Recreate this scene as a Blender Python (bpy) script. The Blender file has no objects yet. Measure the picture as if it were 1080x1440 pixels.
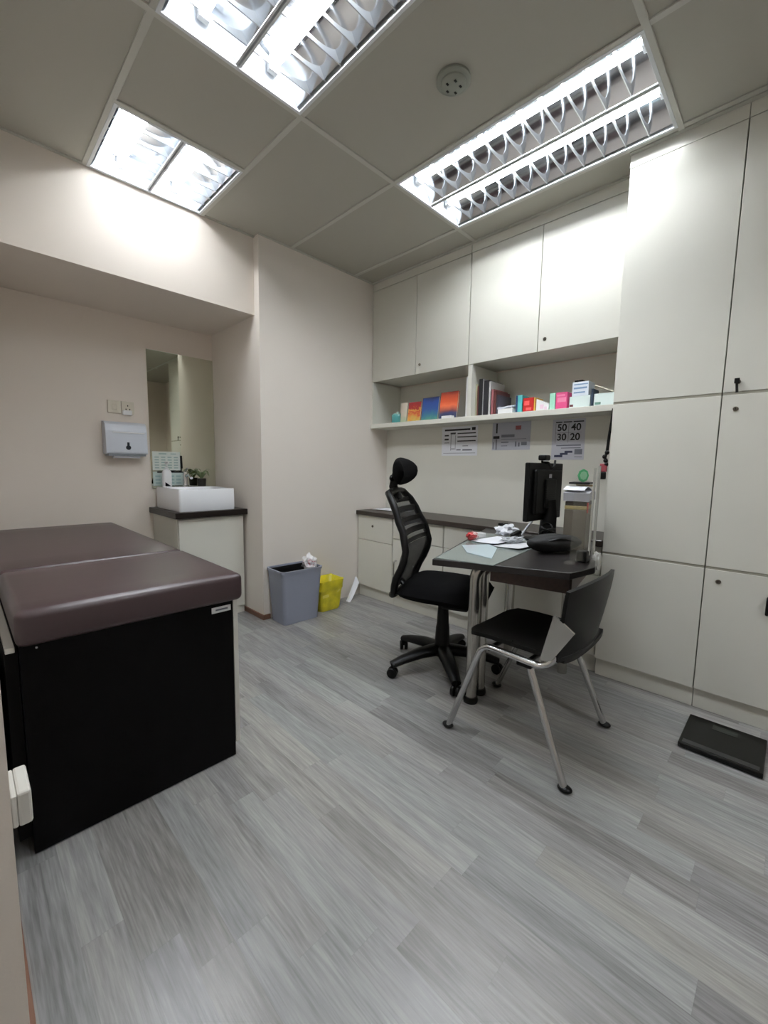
import bpy, bmesh, math, random
from mathutils import Vector, Matrix, noise as mnoise
PI = math.pi
S = bpy.context.scene
COL = S.collection
random.seed(7)

# ------------------------------------------------------------------ materials
def lin(c):
    c = c / 255.0
    return c / 12.92 if c <= 0.04045 else ((c + 0.055) / 1.055) ** 2.4
def rgb(t):
    return (lin(t[0]), lin(t[1]), lin(t[2]), 1.0)
MATS = {}
def mat(name, col, rough=0.5, metal=0.0, bump=0.0, bscale=60.0, var=0.0, vscale=8.0, spec=0.5, coat=0.0, sheen=0.0, stretch=None):
    if name in MATS: return MATS[name]
    m = bpy.data.materials.new(name); m.use_nodes = True
    nt = m.node_tree; b = nt.nodes['Principled BSDF']
    b.inputs['Base Color'].default_value = rgb(col)
    b.inputs['Roughness'].default_value = rough
    b.inputs['Metallic'].default_value = metal
    b.inputs['Specular IOR Level'].default_value = spec
    if coat: b.inputs['Coat Weight'].default_value = coat; b.inputs['Coat Roughness'].default_value = 0.15
    if sheen: b.inputs['Sheen Weight'].default_value = sheen
    tc = None
    def coords(sc):
        nonlocal tc
        if tc is None: tc = nt.nodes.new('ShaderNodeTexCoord')
        mp = nt.nodes.new('ShaderNodeMapping')
        if stretch: mp.inputs['Scale'].default_value = stretch
        nt.links.new(tc.outputs['Object'], mp.inputs['Vector'])
        n = nt.nodes.new('ShaderNodeTexNoise'); n.inputs['Scale'].default_value = sc; n.inputs['Detail'].default_value = 4
        nt.links.new(mp.outputs['Vector'], n.inputs['Vector'])
        return n
    if var:
        n = coords(vscale)
        r = nt.nodes.new('ShaderNodeMapRange'); r.inputs['From Min'].default_value = .3; r.inputs['From Max'].default_value = .7
        r.inputs['To Min'].default_value = 1 - var; r.inputs['To Max'].default_value = 1 + var
        nt.links.new(n.outputs['Fac'], r.inputs['Value'])
        mx = nt.nodes.new('ShaderNodeMix'); mx.data_type = 'RGBA'; mx.blend_type = 'MULTIPLY'; mx.inputs['Factor'].default_value = 1
        mx.inputs['A'].default_value = rgb(col)
        nt.links.new(r.outputs['Result'], mx.inputs['B'])
        nt.links.new(mx.outputs['Result'], b.inputs['Base Color'])
    if bump:
        n = coords(bscale)
        bp = nt.nodes.new('ShaderNodeBump'); bp.inputs['Strength'].default_value = bump; bp.inputs['Distance'].default_value = 0.004
        nt.links.new(n.outputs['Fac'], bp.inputs['Height']); nt.links.new(bp.outputs['Normal'], b.inputs['Normal'])
    MATS[name] = m
    return m

def mat_ramp(name, stops, axis='Z', lo=0.0, hi=1.0, nz=0.0, nscale=20, rough=0.4):
    """colours printed on a thing: a ramp along one object axis, broken up by noise"""
    m = bpy.data.materials.new(name); m.use_nodes = True
    nt = m.node_tree; b = nt.nodes['Principled BSDF']; b.inputs['Roughness'].default_value = rough
    tc = nt.nodes.new('ShaderNodeTexCoord'); sp = nt.nodes.new('ShaderNodeSeparateXYZ'); nt.links.new(tc.outputs['Object'], sp.inputs[0])
    mr = nt.nodes.new('ShaderNodeMapRange'); mr.inputs['From Min'].default_value = lo; mr.inputs['From Max'].default_value = hi
    nt.links.new(sp.outputs[axis], mr.inputs['Value'])
    n = nt.nodes.new('ShaderNodeTexNoise'); n.inputs['Scale'].default_value = nscale; n.inputs['Detail'].default_value = 3
    nt.links.new(tc.outputs['Object'], n.inputs['Vector'])
    s = nt.nodes.new('ShaderNodeMath'); s.operation = 'SUBTRACT'; s.inputs[1].default_value = .5; nt.links.new(n.outputs['Fac'], s.inputs[0])
    ml = nt.nodes.new('ShaderNodeMath'); ml.operation = 'MULTIPLY_ADD'; ml.inputs[1].default_value = nz
    nt.links.new(s.outputs[0], ml.inputs[0]); nt.links.new(mr.outputs['Result'], ml.inputs[2])
    cr = nt.nodes.new('ShaderNodeValToRGB'); e = cr.color_ramp.elements
    while len(e) > 1: e.remove(e[-1])
    e[0].position = stops[0][0]; e[0].color = rgb(stops[0][1])
    for p, c in stops[1:]:
        k = e.new(p); k.color = rgb(c)
    nt.links.new(ml.outputs[0], cr.inputs['Fac']); nt.links.new(cr.outputs['Color'], b.inputs['Base Color'])
    return m

def mat_emit(name, col, strength):
    m = bpy.data.materials.new(name); m.use_nodes = True
    nt = m.node_tree; nt.nodes.clear()
    o = nt.nodes.new('ShaderNodeOutputMaterial'); e = nt.nodes.new('ShaderNodeEmission')
    e.inputs['Color'].default_value = (*col, 1); e.inputs['Strength'].default_value = strength
    nt.links.new(e.outputs[0], o.inputs['Surface'])
    return m

def mat_clear(name, col, alpha, rough=0.05):
    """thin clear sheet: mostly see-through with a glossy tinted film"""
    m = bpy.data.materials.new(name); m.use_nodes = True
    nt = m.node_tree; b = nt.nodes['Principled BSDF']; o = nt.nodes['Material Output']
    b.inputs['Base Color'].default_value = rgb(col); b.inputs['Roughness'].default_value = rough
    t = nt.nodes.new('ShaderNodeBsdfTransparent'); mx = nt.nodes.new('ShaderNodeMixShader'); mx.inputs[0].default_value = alpha
    nt.links.new(t.outputs[0], mx.inputs[1]); nt.links.new(b.outputs[0], mx.inputs[2]); nt.links.new(mx.outputs[0], o.inputs['Surface'])
    return m

def mat_floor():
    m = bpy.data.materials.new('grey_oak_strip_floor'); m.use_nodes = True
    nt = m.node_tree; b = nt.nodes['Principled BSDF']
    N = nt.nodes.new; L = nt.links.new
    tc = N('ShaderNodeTexCoord'); sp = N('ShaderNodeSeparateXYZ'); L(tc.outputs['Object'], sp.inputs[0])
    def M(op, a, bb=None, c=None):
        n = N('ShaderNodeMath'); n.operation = op
        for i, v in enumerate((a, bb, c)):
            if v is None: continue
            if isinstance(v, (int, float)): n.inputs[i].default_value = v
            else: L(v, n.inputs[i])
        return n.outputs[0]
    W = 0.088
    xs = M('DIVIDE', sp.outputs['X'], W); row = M('FLOOR', xs); fx = M('FRACT', xs)
    wn = N('ShaderNodeTexWhiteNoise'); wn.noise_dimensions = '1D'; L(row, wn.inputs['W'])
    ys = M('ADD', M('DIVIDE', sp.outputs['Y'], 0.62), M('MULTIPLY', wn.outputs['Value'], 7.3))
    colm = M('FLOOR', ys); fy = M('FRACT', ys)
    cb = N('ShaderNodeCombineXYZ'); L(row, cb.inputs[0]); L(colm, cb.inputs[1])
    w2 = N('ShaderNodeTexWhiteNoise'); w2.noise_dimensions = '3D'; L(cb.outputs[0], w2.inputs['Vector'])
    # grain, stretched along the boards and shifted per strip
    cg = N('ShaderNodeCombineXYZ')
    L(M('MULTIPLY_ADD', w2.outputs['Value'], 40.0, M('MULTIPLY', sp.outputs['X'], 20.0)), cg.inputs[0])
    L(M('MULTIPLY', sp.outputs['Y'], 1.15), cg.inputs[1]); L(M('MULTIPLY', w2.outputs['Value'], 30.0), cg.inputs[2])
    g = N('ShaderNodeTexNoise'); g.inputs['Scale'].default_value = 1.6; g.inputs['Detail'].default_value = 6; g.inputs['Distortion'].default_value = 1.2
    L(cg.outputs[0], g.inputs['Vector'])
    g2 = N('ShaderNodeTexNoise'); g2.inputs['Scale'].default_value = 9; g2.inputs['Detail'].default_value = 3; L(cg.outputs[0], g2.inputs['Vector'])
    tone = M('MULTIPLY_ADD', w2.outputs['Value'], 0.34, 0.33)
    tone = M('MULTIPLY_ADD', M('SUBTRACT', g.outputs['Fac'], .5), 0.8, tone)
    tone = M('MULTIPLY_ADD', M('SUBTRACT', g2.outputs['Fac'], .5), 0.75, tone)
    cr = N('ShaderNodeValToRGB'); e = cr.color_ramp.elements
    e[0].position = .12; e[0].color = rgb((98, 96, 94)); e[1].position = .88; e[1].color = rgb((164, 163, 158))
    k = e.new(.5); k.color = rgb((134, 133, 131))
    L(tone, cr.inputs['Fac'])
    hs = N('ShaderNodeHueSaturation'); hs.inputs['Saturation'].default_value = 1.0
    w3 = N('ShaderNodeTexWhiteNoise'); w3.noise_dimensions = '3D'; L(M('ADD', w2.outputs['Value'], 3.0), w3.inputs['Vector'])
    hr = N('ShaderNodeValToRGB'); he = hr.color_ramp.elements
    he[0].position = 0; he[0].color = (1.0, .98, .95, 1); he[1].position = 1; he[1].color = (.965, 1.0, 1.01, 1)
    hk = he.new(.5); hk.color = (.99, .98, 1.0, 1)
    L(w3.outputs['Value'], hr.inputs['Fac'])
    tn = N('ShaderNodeMix'); tn.data_type = 'RGBA'; tn.blend_type = 'MULTIPLY'; tn.inputs['Factor'].default_value = 1
    L(cr.outputs['Color'], tn.inputs['A']); L(hr.outputs['Color'], tn.inputs['B']); L(tn.outputs['Result'], hs.inputs['Color'])
    edge = M('MINIMUM', M('MULTIPLY', M('MINIMUM', fx, M('SUBTRACT', 1.0, fx)), W), M('MULTIPLY', M('MINIMUM', fy, M('SUBTRACT', 1.0, fy)), 0.62))
    em = N('ShaderNodeMapRange'); L(edge, em.inputs['Value']); em.inputs['From Max'].default_value = 0.0016
    em.inputs['To Min'].default_value = .88; em.inputs['To Max'].default_value = 1
    mx = N('ShaderNodeMix'); mx.data_type = 'RGBA'; mx.blend_type = 'MULTIPLY'; mx.inputs['Factor'].default_value = 1
    L(hs.outputs['Color'], mx.inputs['A']); L(em.outputs['Result'], mx.inputs['B']); L(mx.outputs['Result'], b.inputs['Base Color'])
    b.inputs['Roughness'].default_value = .30; b.inputs['Specular IOR Level'].default_value = .5
    bp = N('ShaderNodeBump'); bp.inputs['Strength'].default_value = .12; bp.inputs['Distance'].default_value = .002
    L(g2.outputs['Fac'], bp.inputs['Height']); L(bp.outputs['Normal'], b.inputs['Normal'])
    return m

M_WALL = mat('cream_painted_wall', (222, 213, 203), .75, bump=.08, bscale=180, var=.012, vscale=3)
M_WALLC = mat('pier_painted_wall', (224, 217, 209), .75, bump=.08, bscale=180)
M_CEIL = mat('matt_grey_ceiling_board', (174, 172, 162), .9, bump=.1, bscale=300)
M_TBAR = mat('grey_ceiling_grid', (190, 190, 182), .5)
M_CAB = mat('off_white_laminate', (212, 211, 202), .42, var=.012, vscale=4)
M_CABIN = mat('cabinet_carcass_edge', (150, 147, 134), .6)
M_DARKTOP = mat('dark_brown_laminate', (46, 38, 33), .38, var=.15, vscale=10, stretch=(6, .5, 1))
M_VTOP = mat('wenge_counter', (26, 20, 17), .35, spec=.3)
M_DESK = mat('black_wood_desk', (32, 29, 29), .35, var=.12, vscale=12, stretch=(1, 7, 1))
M_BROWN = mat('red_brown_wood', (70, 50, 43), .5, var=.2, vscale=8, stretch=(1, 8, 8))
M_CHROME = mat('chrome', (205, 205, 205), .16, 1.0)
M_SATIN = mat('satin_steel', (190, 188, 182), .24, 1.0)
M_BLACK = mat('black_plastic', (9, 9, 9), .42, spec=.22)
M_BLACKM = mat('matt_black_fabric', (6, 6, 7), .9, bump=.25, bscale=500, spec=.1)
M_BLKSEAT = mat('black_moulded_shell', (9, 9, 8), .45, bump=.06, bscale=200, spec=.22)
M_VINYL = mat('dark_brown_vinyl', (58, 43, 44), .38, bump=.10, bscale=14, var=.04, vscale=5, spec=.5)
M_COUCH = mat('black_brown_board', (5, 4, 4), .5, spec=.1)
M_WHITE = mat('white_plastic', (226, 227, 228), .35)
M_WHITEB = mat('white_edge_band', (205, 203, 196), .45)
M_CERAMIC = mat('white_ceramic', (232, 235, 240), .12, coat=.4)
M_PAPER = mat('white_paper', (222, 224, 230), .8)
M_PAPERG = mat('grey_printed_paper', (176, 178, 188), .7)
M_INK = mat('black_ink', (26, 27, 30), .7)
M_INKG = mat('grey_ink', (112, 114, 124), .7)
M_INKR = mat('red_ink', (150, 84, 84), .7)
M_BIN = mat('blue_grey_plastic', (134, 138, 152), .42)
M_YEL = mat('yellow_plastic_bag', (214, 200, 40), .28, var=.22, vscale=14, bump=.5, bscale=26)
M_GREYB = mat('pale_grey_plastic', (204, 210, 220), .3)
M_SKIRT = mat('brown_wood_skirting', (112, 78, 60), .5, var=.15, vscale=10)
M_ORGANISER = mat('grey_brown_plastic', (92, 86, 76), .4)
M_GREY = mat('light_grey_plastic', (164, 165, 172), .45)
M_TUBE = mat_emit('lit_fluorescent_tube', (0.95, 0.98, 1.0), 40.0)
M_REFL = mat('polished_aluminium_reflector', (214, 218, 224), .12, 1.0)
M_LOUV = mat('brushed_aluminium_louvre', (214, 218, 222), .3, 1.0)
M_FIN = mat('white_enamel_louvre', (222, 226, 230), .35)
M_MIRROR = mat('mirror_silver', (214, 216, 200), .015, 1.0)
M_LOCK = mat('nickel_lock', (120, 114, 104), .3, 1.0)
M_CREAM = mat('cream_card', (206, 196, 172), .6)
M_FLOOR = mat_floor()

# ------------------------------------------------------------------ mesh building
ORG = {}
class MB:
    def __init__(s): s.bm = bmesh.new()
    def box(s, x0, x1, y0, y1, z0, z1, bev=0.0, seg=2, rz=0.0, rot=None, piv=None):
        r = bmesh.ops.create_cube(s.bm, size=1.0)
        vs = r['verts']
        bmesh.ops.scale(s.bm, vec=(abs(x1 - x0), abs(y1 - y0), abs(z1 - z0)), verts=vs)
        c = Vector(((x0 + x1) / 2, (y0 + y1) / 2, (z0 + z1) / 2))
        bmesh.ops.translate(s.bm, vec=c, verts=vs)
        if bev:
            es = list({e for v in vs for e in v.link_edges})
            o = bmesh.ops.bevel(s.bm, geom=es, offset=bev, segments=seg, affect='EDGES', profile=.5)
            vs = list({v for f in o['faces'] for v in f.verts} | {v for v in vs if v.is_valid})
        if rz or rot:
            R = rot if rot else Matrix.Rotation(rz, 3, 'Z')
            bmesh.ops.rotate(s.bm, cent=piv if piv else c, matrix=R, verts=vs)
        return s
    def tube(s, pts, r, n=12, caps=True, flat=1.0, closed=False):
        pts = [Vector(p) for p in pts]; k = len(pts)
        rr = r if isinstance(r, (list, tuple)) else [r] * k
        rings = []; up = None
        for i, p in enumerate(pts):
            if closed: t = (pts[(i + 1) % k] - pts[i - 1]).normalized()
            else: t = (pts[min(i + 1, k - 1)] - pts[max(i - 1, 0)]).normalized()
            if up is None:
                up = Vector((0, 0, 1)) if abs(t.z) < .9 else Vector((1, 0, 0))
            up = (up - t * up.dot(t)).normalized(); sd = t.cross(up)
            rings.append([s.bm.verts.new(p + (up * math.cos(a) * flat + sd * math.sin(a)) * rr[i]) for a in [2 * PI * j / n for j in range(n)]])
        for i in range(k if closed else k - 1):
            A = rings[i]; B = rings[(i + 1) % k]
            for j in range(n): s.bm.faces.new((A[j], A[(j + 1) % n], B[(j + 1) % n], B[j]))
        if caps and not closed:
            s.bm.faces.new(rings[0][::-1]); s.bm.faces.new(rings[-1])
        return s
    def lathe(s, prof, c=(0, 0, 0), n=24, rot=None):
        c = Vector(c); R = rot or Matrix.Identity(3); rings = []
        for r, z in prof:
            rings.append([s.bm.verts.new(c + R @ Vector((r * math.cos(2 * PI * j / n), r * math.sin(2 * PI * j / n), z))) for j in range(n)])
        for A, B in zip(rings, rings[1:]):
            for j in range(n): s.bm.faces.new((A[j], A[(j + 1) % n], B[(j + 1) % n], B[j]))
        if prof[0][0] > 1e-6: s.bm.faces.new(rings[0][::-1])
        if prof[-1][0] > 1e-6: s.bm.faces.new(rings[-1])
        bmesh.ops.remove_doubles(s.bm, verts=s.bm.verts, dist=1e-6)
        return s
    def prism(s, poly, z0, z1, bev=0.0):
        A = [s.bm.verts.new((p[0], p[1], z0)) for p in poly]; B = [s.bm.verts.new((p[0], p[1], z1)) for p in poly]
        n = len(poly); fs = [s.bm.faces.new(A[::-1]), s.bm.faces.new(B)]
        for i in range(n): fs.append(s.bm.faces.new((A[i], A[(i + 1) % n], B[(i + 1) % n], B[i])))
        if bev:
            bmesh.ops.bevel(s.bm, geom=list({e for f in fs for e in f.edges}), offset=bev, segments=2, affect='EDGES', profile=.5)
        return s
    def loft(s, rings, cap0=True, cap1=True):
        R = [[s.bm.verts.new(p) for p in ring] for ring in rings]; n = len(R[0])
        for A, B in zip(R, R[1:]):
            for j in range(n): s.bm.faces.new((A[j], A[(j + 1) % n], B[(j + 1) % n], B[j]))
        if cap0: s.bm.faces.new(R[0][::-1])
        if cap1: s.bm.faces.new(R[-1])
        return s
    def grid(s, fn, nu, nv, thick=0.0):
        """surface fn(u,v); thick>0 closes it into a slab along the local normal"""
        P = [[Vector(fn(i / nu, j / nv)) for j in range(nv + 1)] for i in range(nu + 1)]
        def nrm(i, j):
            a = P[min(i + 1, nu)][j] - P[max(i - 1, 0)][j]; b = P[i][min(j + 1, nv)] - P[i][max(j - 1, 0)]
            n = a.cross(b); return n.normalized() if n.length else Vector((0, 0, 1))
        A = [[s.bm.verts.new(P[i][j]) for j in range(nv + 1)] for i in range(nu + 1)]
        for i in range(nu):
            for j in range(nv): s.bm.faces.new((A[i][j], A[i + 1][j], A[i + 1][j + 1], A[i][j + 1]))
        if thick:
            B = [[s.bm.verts.new(P[i][j] - nrm(i, j) * thick) for j in range(nv + 1)] for i in range(nu + 1)]
            for i in range(nu):
                for j in range(nv): s.bm.faces.new((B[i][j + 1], B[i + 1][j + 1], B[i + 1][j], B[i][j]))
            for i in range(nu):
                s.bm.faces.new((A[i][0], B[i][0], B[i + 1][0], A[i + 1][0])); s.bm.faces.new((A[i + 1][nv], B[i + 1][nv], B[i][nv], A[i][nv]))
            for j in range(nv):
                s.bm.faces.new((A[0][j + 1], B[0][j + 1], B[0][j], A[0][j])); s.bm.faces.new((A[nu][j], B[nu][j], B[nu][j + 1], A[nu][j + 1]))
        return s
    def blob(s, c, sz, amp=.0, freq=4, sub=3, seed=0, rz=0.0, rot=None):
        r = bmesh.ops.create_icosphere(s.bm, subdivisions=sub, radius=1)
        R = rot or Matrix.Rotation(rz, 3, 'Z')
        for v in r['verts']:
            d = v.co.copy()
            k = 1 + amp * mnoise.noise(d * freq + Vector((seed * 3.1, seed, 0)))
            v.co = Vector(c) + R @ Vector((d.x * sz[0] * k, d.y * sz[1] * k, d.z * sz[2] * k))
        return s
    def move(s, v):
        bmesh.ops.translate(s.bm, vec=v, verts=s.bm.verts); return s
    def rotate(s, ang, axis='Z', cent=(0, 0, 0)):
        bmesh.ops.rotate(s.bm, cent=cent, matrix=Matrix.Rotation(ang, 3, axis), verts=s.bm.verts); return s
    def build(s, name, m, parent=None, smooth=False, local=False, angle=40):
        bmesh.ops.recalc_face_normals(s.bm, faces=s.bm.faces)
        me = bpy.data.meshes.new(name); o = bpy.data.objects.new(name, me); COL.objects.link(o)
        if parent is not None: o.parent = parent
        off = Vector((0, 0, 0)) if local else (ORG.get(parent.name, Vector((0, 0, 0))) if parent else None)
        if parent is None and not local:            # a thing that is one mesh: origin at its base
            xs = [v.co.x for v in s.bm.verts]; ys = [v.co.y for v in s.bm.verts]; zs = [v.co.z for v in s.bm.verts]
            off = Vector(((min(xs) + max(xs)) / 2, (min(ys) + max(ys)) / 2, min(zs)))
            o.location = off
        if off.length: bmesh.ops.translate(s.bm, vec=-off, verts=s.bm.verts)
        ORG[o.name] = off
        s.bm.to_mesh(me); s.bm.free(); me.materials.append(m)
        if smooth:
            for p in me.polygons: p.use_smooth = True
            try: me.set_sharp_from_angle(angle=math.radians(angle))
            except Exception: pass
        return o
def B(*a, **k): return MB().box(*a, **k)
def thing(name, label, cat, loc=(0, 0, 0), rz=0.0, group=None):
    o = bpy.data.objects.new(name, None); COL.objects.link(o); o.empty_display_size = .1
    o.location = loc; o.rotation_euler = (0, 0, rz); ORG[o.name] = Vector(loc)
    return tag(o, label, cat, group)
def tag(o, label, cat, group=None):
    o['label'] = label; o['category'] = cat
    if group: o['group'] = group
    return o
def struct(o): o['kind'] = 'structure'; return o
def fillet(pts, r, n=6):
    pts = [Vector(p) for p in pts]; out = [pts[0]]
    for a, b, c in zip(pts, pts[1:], pts[2:]):
        d1 = (a - b); d2 = (c - b); k = min(r, d1.length * .49, d2.length * .49)
        p = b + d1.normalized() * k; q = b + d2.normalized() * k
        for i in range(n + 1):
            t = i / n; out.append(p * (1 - t) ** 2 + b * 2 * t * (1 - t) + q * t * t)
    out.append(pts[-1]); return out
def rrect(w, d, r, z, n=5, c=(0, 0)):
    o = []
    for sx, sy, a0 in ((1, 1, 0), (-1, 1, PI / 2), (-1, -1, PI), (1, -1, 1.5 * PI)):
        for i in range(n + 1):
            a = a0 + PI / 2 * i / n
            o.append((c[0] + sx * (w / 2 - r) + r * math.cos(a), c[1] + sy * (d / 2 - r) + r * math.sin(a), z))
    return o
def text_mesh(name, txt, size, m, parent, loc, rot, extrude=.0004):
    cu = bpy.data.curves.new(name, 'FONT'); cu.body = txt; cu.size = size; cu.extrude = extrude
    cu.align_x = 'CENTER'; cu.align_y = 'CENTER'; cu.offset = size * .02
    t = bpy.data.objects.new(name + '_curve', cu); COL.objects.link(t)
    dg = bpy.context.evaluated_depsgraph_get()
    me = bpy.data.meshes.new_from_object(t.evaluated_get(dg)); bpy.data.objects.remove(t)
    me.materials.clear(); me.materials.append(m)
    o = bpy.data.objects.new(name, me); COL.objects.link(o); o.parent = parent
    o.location = Vector(loc) - ORG.get(parent.name, Vector()); o.rotation_euler = rot
    return o

# ------------------------------------------------------------------ measured room
H = 2.682
XC, YC, YB, YN, ZB = 1.528, 2.729, 2.794, 3.493, 2.172   # pier edge, pier front, bulkhead face, niche wall, bulkhead underside
XT, XU, XL, XR = 2.428, 2.602, 2.449, 2.801              # fronts: tower, wall units, base units; panel behind the desk
XW = 2.965
YT = 0.725
ZS0, ZS1, ZU = 1.470, 1.506, 1.878
JX, JY = 0.026, 0.85
GX = [0.573, 1.178, 1.783, 2.388]; GY = 1.7145

# ------------------------------------------------------------------ setting
fl = B(-1.25, 3.1, -2.15, 3.62, -.06, 0).build('floor', M_FLOOR); struct(fl)
struct(B(-1.25, JX, JY, 3.62, 0, H + .12).build('wall_left', M_WALL))
struct(B(JX, 1.528, YN, 3.62, 0, H + .12).build('wall_back', M_WALL))
struct(B(XC, 3.1, YC, 3.62, 0, H + .12).build('wall_pier', M_WALLC))
struct(B(JX, XC, YB, YN, ZB, H + .12).build('wall_bulkhead', M_WALL))
struct(B(XW, 3.1, -2.0, YC, 0, H + .12).build('wall_right', M_WALL))
struct(B(XR, XW, YT, YC, 0, ZS0).build('wall_panel', M_CAB))
struct(B(-1.25, 3.1, -2.15, -2.0, 0, H + .12).build('wall_front', M_WALL))
struct(B(-1.25, -1.1, -2.0, JY, 0, H + .12).build('wall_side', M_WALL))
m = MB(); m.box(XC - .012, XC, YC - .0, YN, 0, .036, .002); m.box(XC - .012, XC + .05, YC - .012, YC, 0, .036, .002)
struct(m.build('baseboard_pier', M_SKIRT))
struct(B(JX, JX + .012, JY, 3.49, 0, .07, .002).build('baseboard_left', M_SKIRT))

# ceiling boards, open above each recessed fitting
LIGHTS = [(GX[0], GX[1], 0.5145, GY), (GX[2], GX[3], 0.5145, GY), (GX[0], GX[1], 2.225, 2.794), (GX[0], GX[1], -1.8855, -.6855)]
xs = sorted({-1.25, 3.1, *GX}); ys = sorted({-2.15, -1.8855, -.6855, 0.5145, GY, 2.225, 2.794, 3.62})
m = MB()
for x0, x1 in zip(xs, xs[1:]):
    for y0, y1 in zip(ys, ys[1:]):
        cx, cy = (x0 + x1) / 2, (y0 + y1) / 2
        if any(a < cx < b and c < cy < d for a, b, c, d in LIGHTS): continue
        if cy > 2.794: continue
        m.box(x0, x1, y0, y1, H, H + .012)
m.box(-1.25, 3.1, -2.15, 3.62, H + .125, H + .14)
struct(m.build('ceiling', M_CEIL))
m = MB(); hw = .013
def bar_x(y, x0, x1): m.box(x0, x1, y - hw, y + hw, H - .007, H + .001, .0015, 1)
def bar_y(x, y0, y1): m.box(x - hw, x + hw, y0, y1, H - .0062, H + .001, .0015, 1)
bar_x(GY, JX, XU); bar_x(2.225, GX[0], GX[1])
for yy in (0.5145, -.6855): bar_x(yy, -1.1, XT)
bar_y(GX[0] - .6, -2.0, .85)
for gx in GX[:3]: bar_y(gx, -2.0, YC if gx > XC else YB)
bar_y(GX[3], -2.0, YC)
struct(m.build('trim_1', M_TBAR))
m = MB()      # wall angle round the ceiling edge
m.box(JX, XC, YB - .018, YB, H - .006, H); m.box(XC, XU, YC - .018, YC, H - .006, H); m.box(XU - .02, XU + .01, YT, YC, H - .008, H)
m.box(XT - .022, XT + .006, -.175, YT, H - .008, H); m.box(JX, JX + .02, JY, YB, H - .006, H)
struct(m.build('trim_2', M_TBAR))

# ------------------------------------------------------------------ recessed fluorescent fittings
def troffer(x0, x1, y0, y1, fins, label, tilt=0):
    cx, cy = (x0 + x1) / 2, (y0 + y1) / 2
    t = thing('ceiling_light', label, 'ceiling light', (cx, cy, H), 0, 'recessed fluorescent ceiling lights')
    e = .022; dz = .112
    m = MB()                                           # housing: back and four skirts
    m.box(x0 + .012, x1 - .012, y0 + .012, y1 - .012, H + dz, H + dz + .012)
    m.box(x0 + .012, x0 + .018, y0 + .012, y1 - .012, H, H + dz); m.box(x1 - .018, x1 - .012, y0 + .012, y1 - .012, H, H + dz)
    m.box(x0 + .012, x1 - .012, y0 + .012, y0 + .018, H, H + dz); m.box(x0 + .012, x1 - .012, y1 - .018, y1 - .012, H, H + dz)
    m.build('housing', M_FIN, t)
    m = MB()
    for a, b, c, d in ((x0 + .008, x0 + e, y0 + .008, y1 - .008), (x1 - e, x1 - .008, y0 + .008, y1 - .008), (x0 + e, x1 - e, y0 + .008, y0 + e), (x0 + e, x1 - e, y1 - e, y1 - .008)):
        m.box(a, b, c, d, H - .008, H + .003, .001, 1)
    m.build('frame', M_FIN, t)
    w = (x1 - x0 - 2 * e) / 2
    for k in (0, 1):
        a = x0 + e + k * w; c = a + w / 2
        m = MB()                                       # curved mirror trough over each tube
        def trough(u, v):
            s = u * 2 - 1
            return (c + s * (w / 2 - .012), y0 + e + v * (y1 - y0 - 2 * e), H + .004 + (dz - .008) * (1 - abs(s) ** 2.0))
        m.grid(trough, 16, 2); m.build('reflector', M_REFL, t, True, angle=80)
        m = MB()
        m.tube([(c, y0 + .05, H + .078), (c, y1 - .05, H + .078)], .018, 14)
        m.build('lamp_tube', M_TUBE, t, True)
        m = MB()
        m.bm.free()
        for yy in (y0 + .04, y1 - .04): B(c - .02, c + .02, yy - .012, yy + .012, H + .05, H + .105, .003).build('lamp_holder', M_WHITE, t)
        m = MB()                                       # cross blades, deeper at the walls than at the tube
        n = fins
        for i in range(1, n + 1):
            yy = y0 + e + (y1 - y0 - 2 * e) * i / (n + 1)
            P = []
            for j in range(13):
                s = j / 6 - 1; P.append((c + s * (w / 2 - .004), H + .015 + .043 * abs(s) ** 2.6))
            lo = [(c + w / 2 - .004, H + .0005), (c - w / 2 + .004, H + .0005)]
            poly = P + lo
            A = [m.bm.verts.new((p[0], yy - .002, p[1])) for p in poly]; Bv = [m.bm.verts.new((p[0], yy + .002, p[1])) for p in poly]
            m.bm.faces.new(A); m.bm.faces.new(Bv[::-1])
            for q in range(len(poly)): m.bm.faces.new((A[q], A[(q + 1) % len(poly)], Bv[(q + 1) % len(poly)], Bv[q]))
        m.build('louvre', M_LOUV, t)
    m = MB()                                           # twin spine between the two troughs
    cx2 = x0 + e + w
    m.box(cx2 - .012, cx2 - .004, y0 + e, y1 - e, H - .001, H + .045); m.box(cx2 + .004, cx2 + .012, y0 + e, y1 - e, H - .001, H + .045)
    m.box(cx2 - .004, cx2 + .004, y0 + e, y1 - e, H + .02, H + .03)
    m.build('centre_spine', M_FIN, t)
    return t
troffer(*LIGHTS[0], 11, 'twin-tube louvred ceiling light cut off by the top edge, above the couch side')
troffer(*LIGHTS[1], 11, 'long twin-tube louvred ceiling light in front of the tall white cupboards')
troffer(*LIGHTS[3], 11, 'twin-tube louvred ceiling light at the doorway end of the room, behind the viewpoint')
troffer(*LIGHTS[2], 5, 'short square louvred ceiling light against the bulkhead over the couch')

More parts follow.
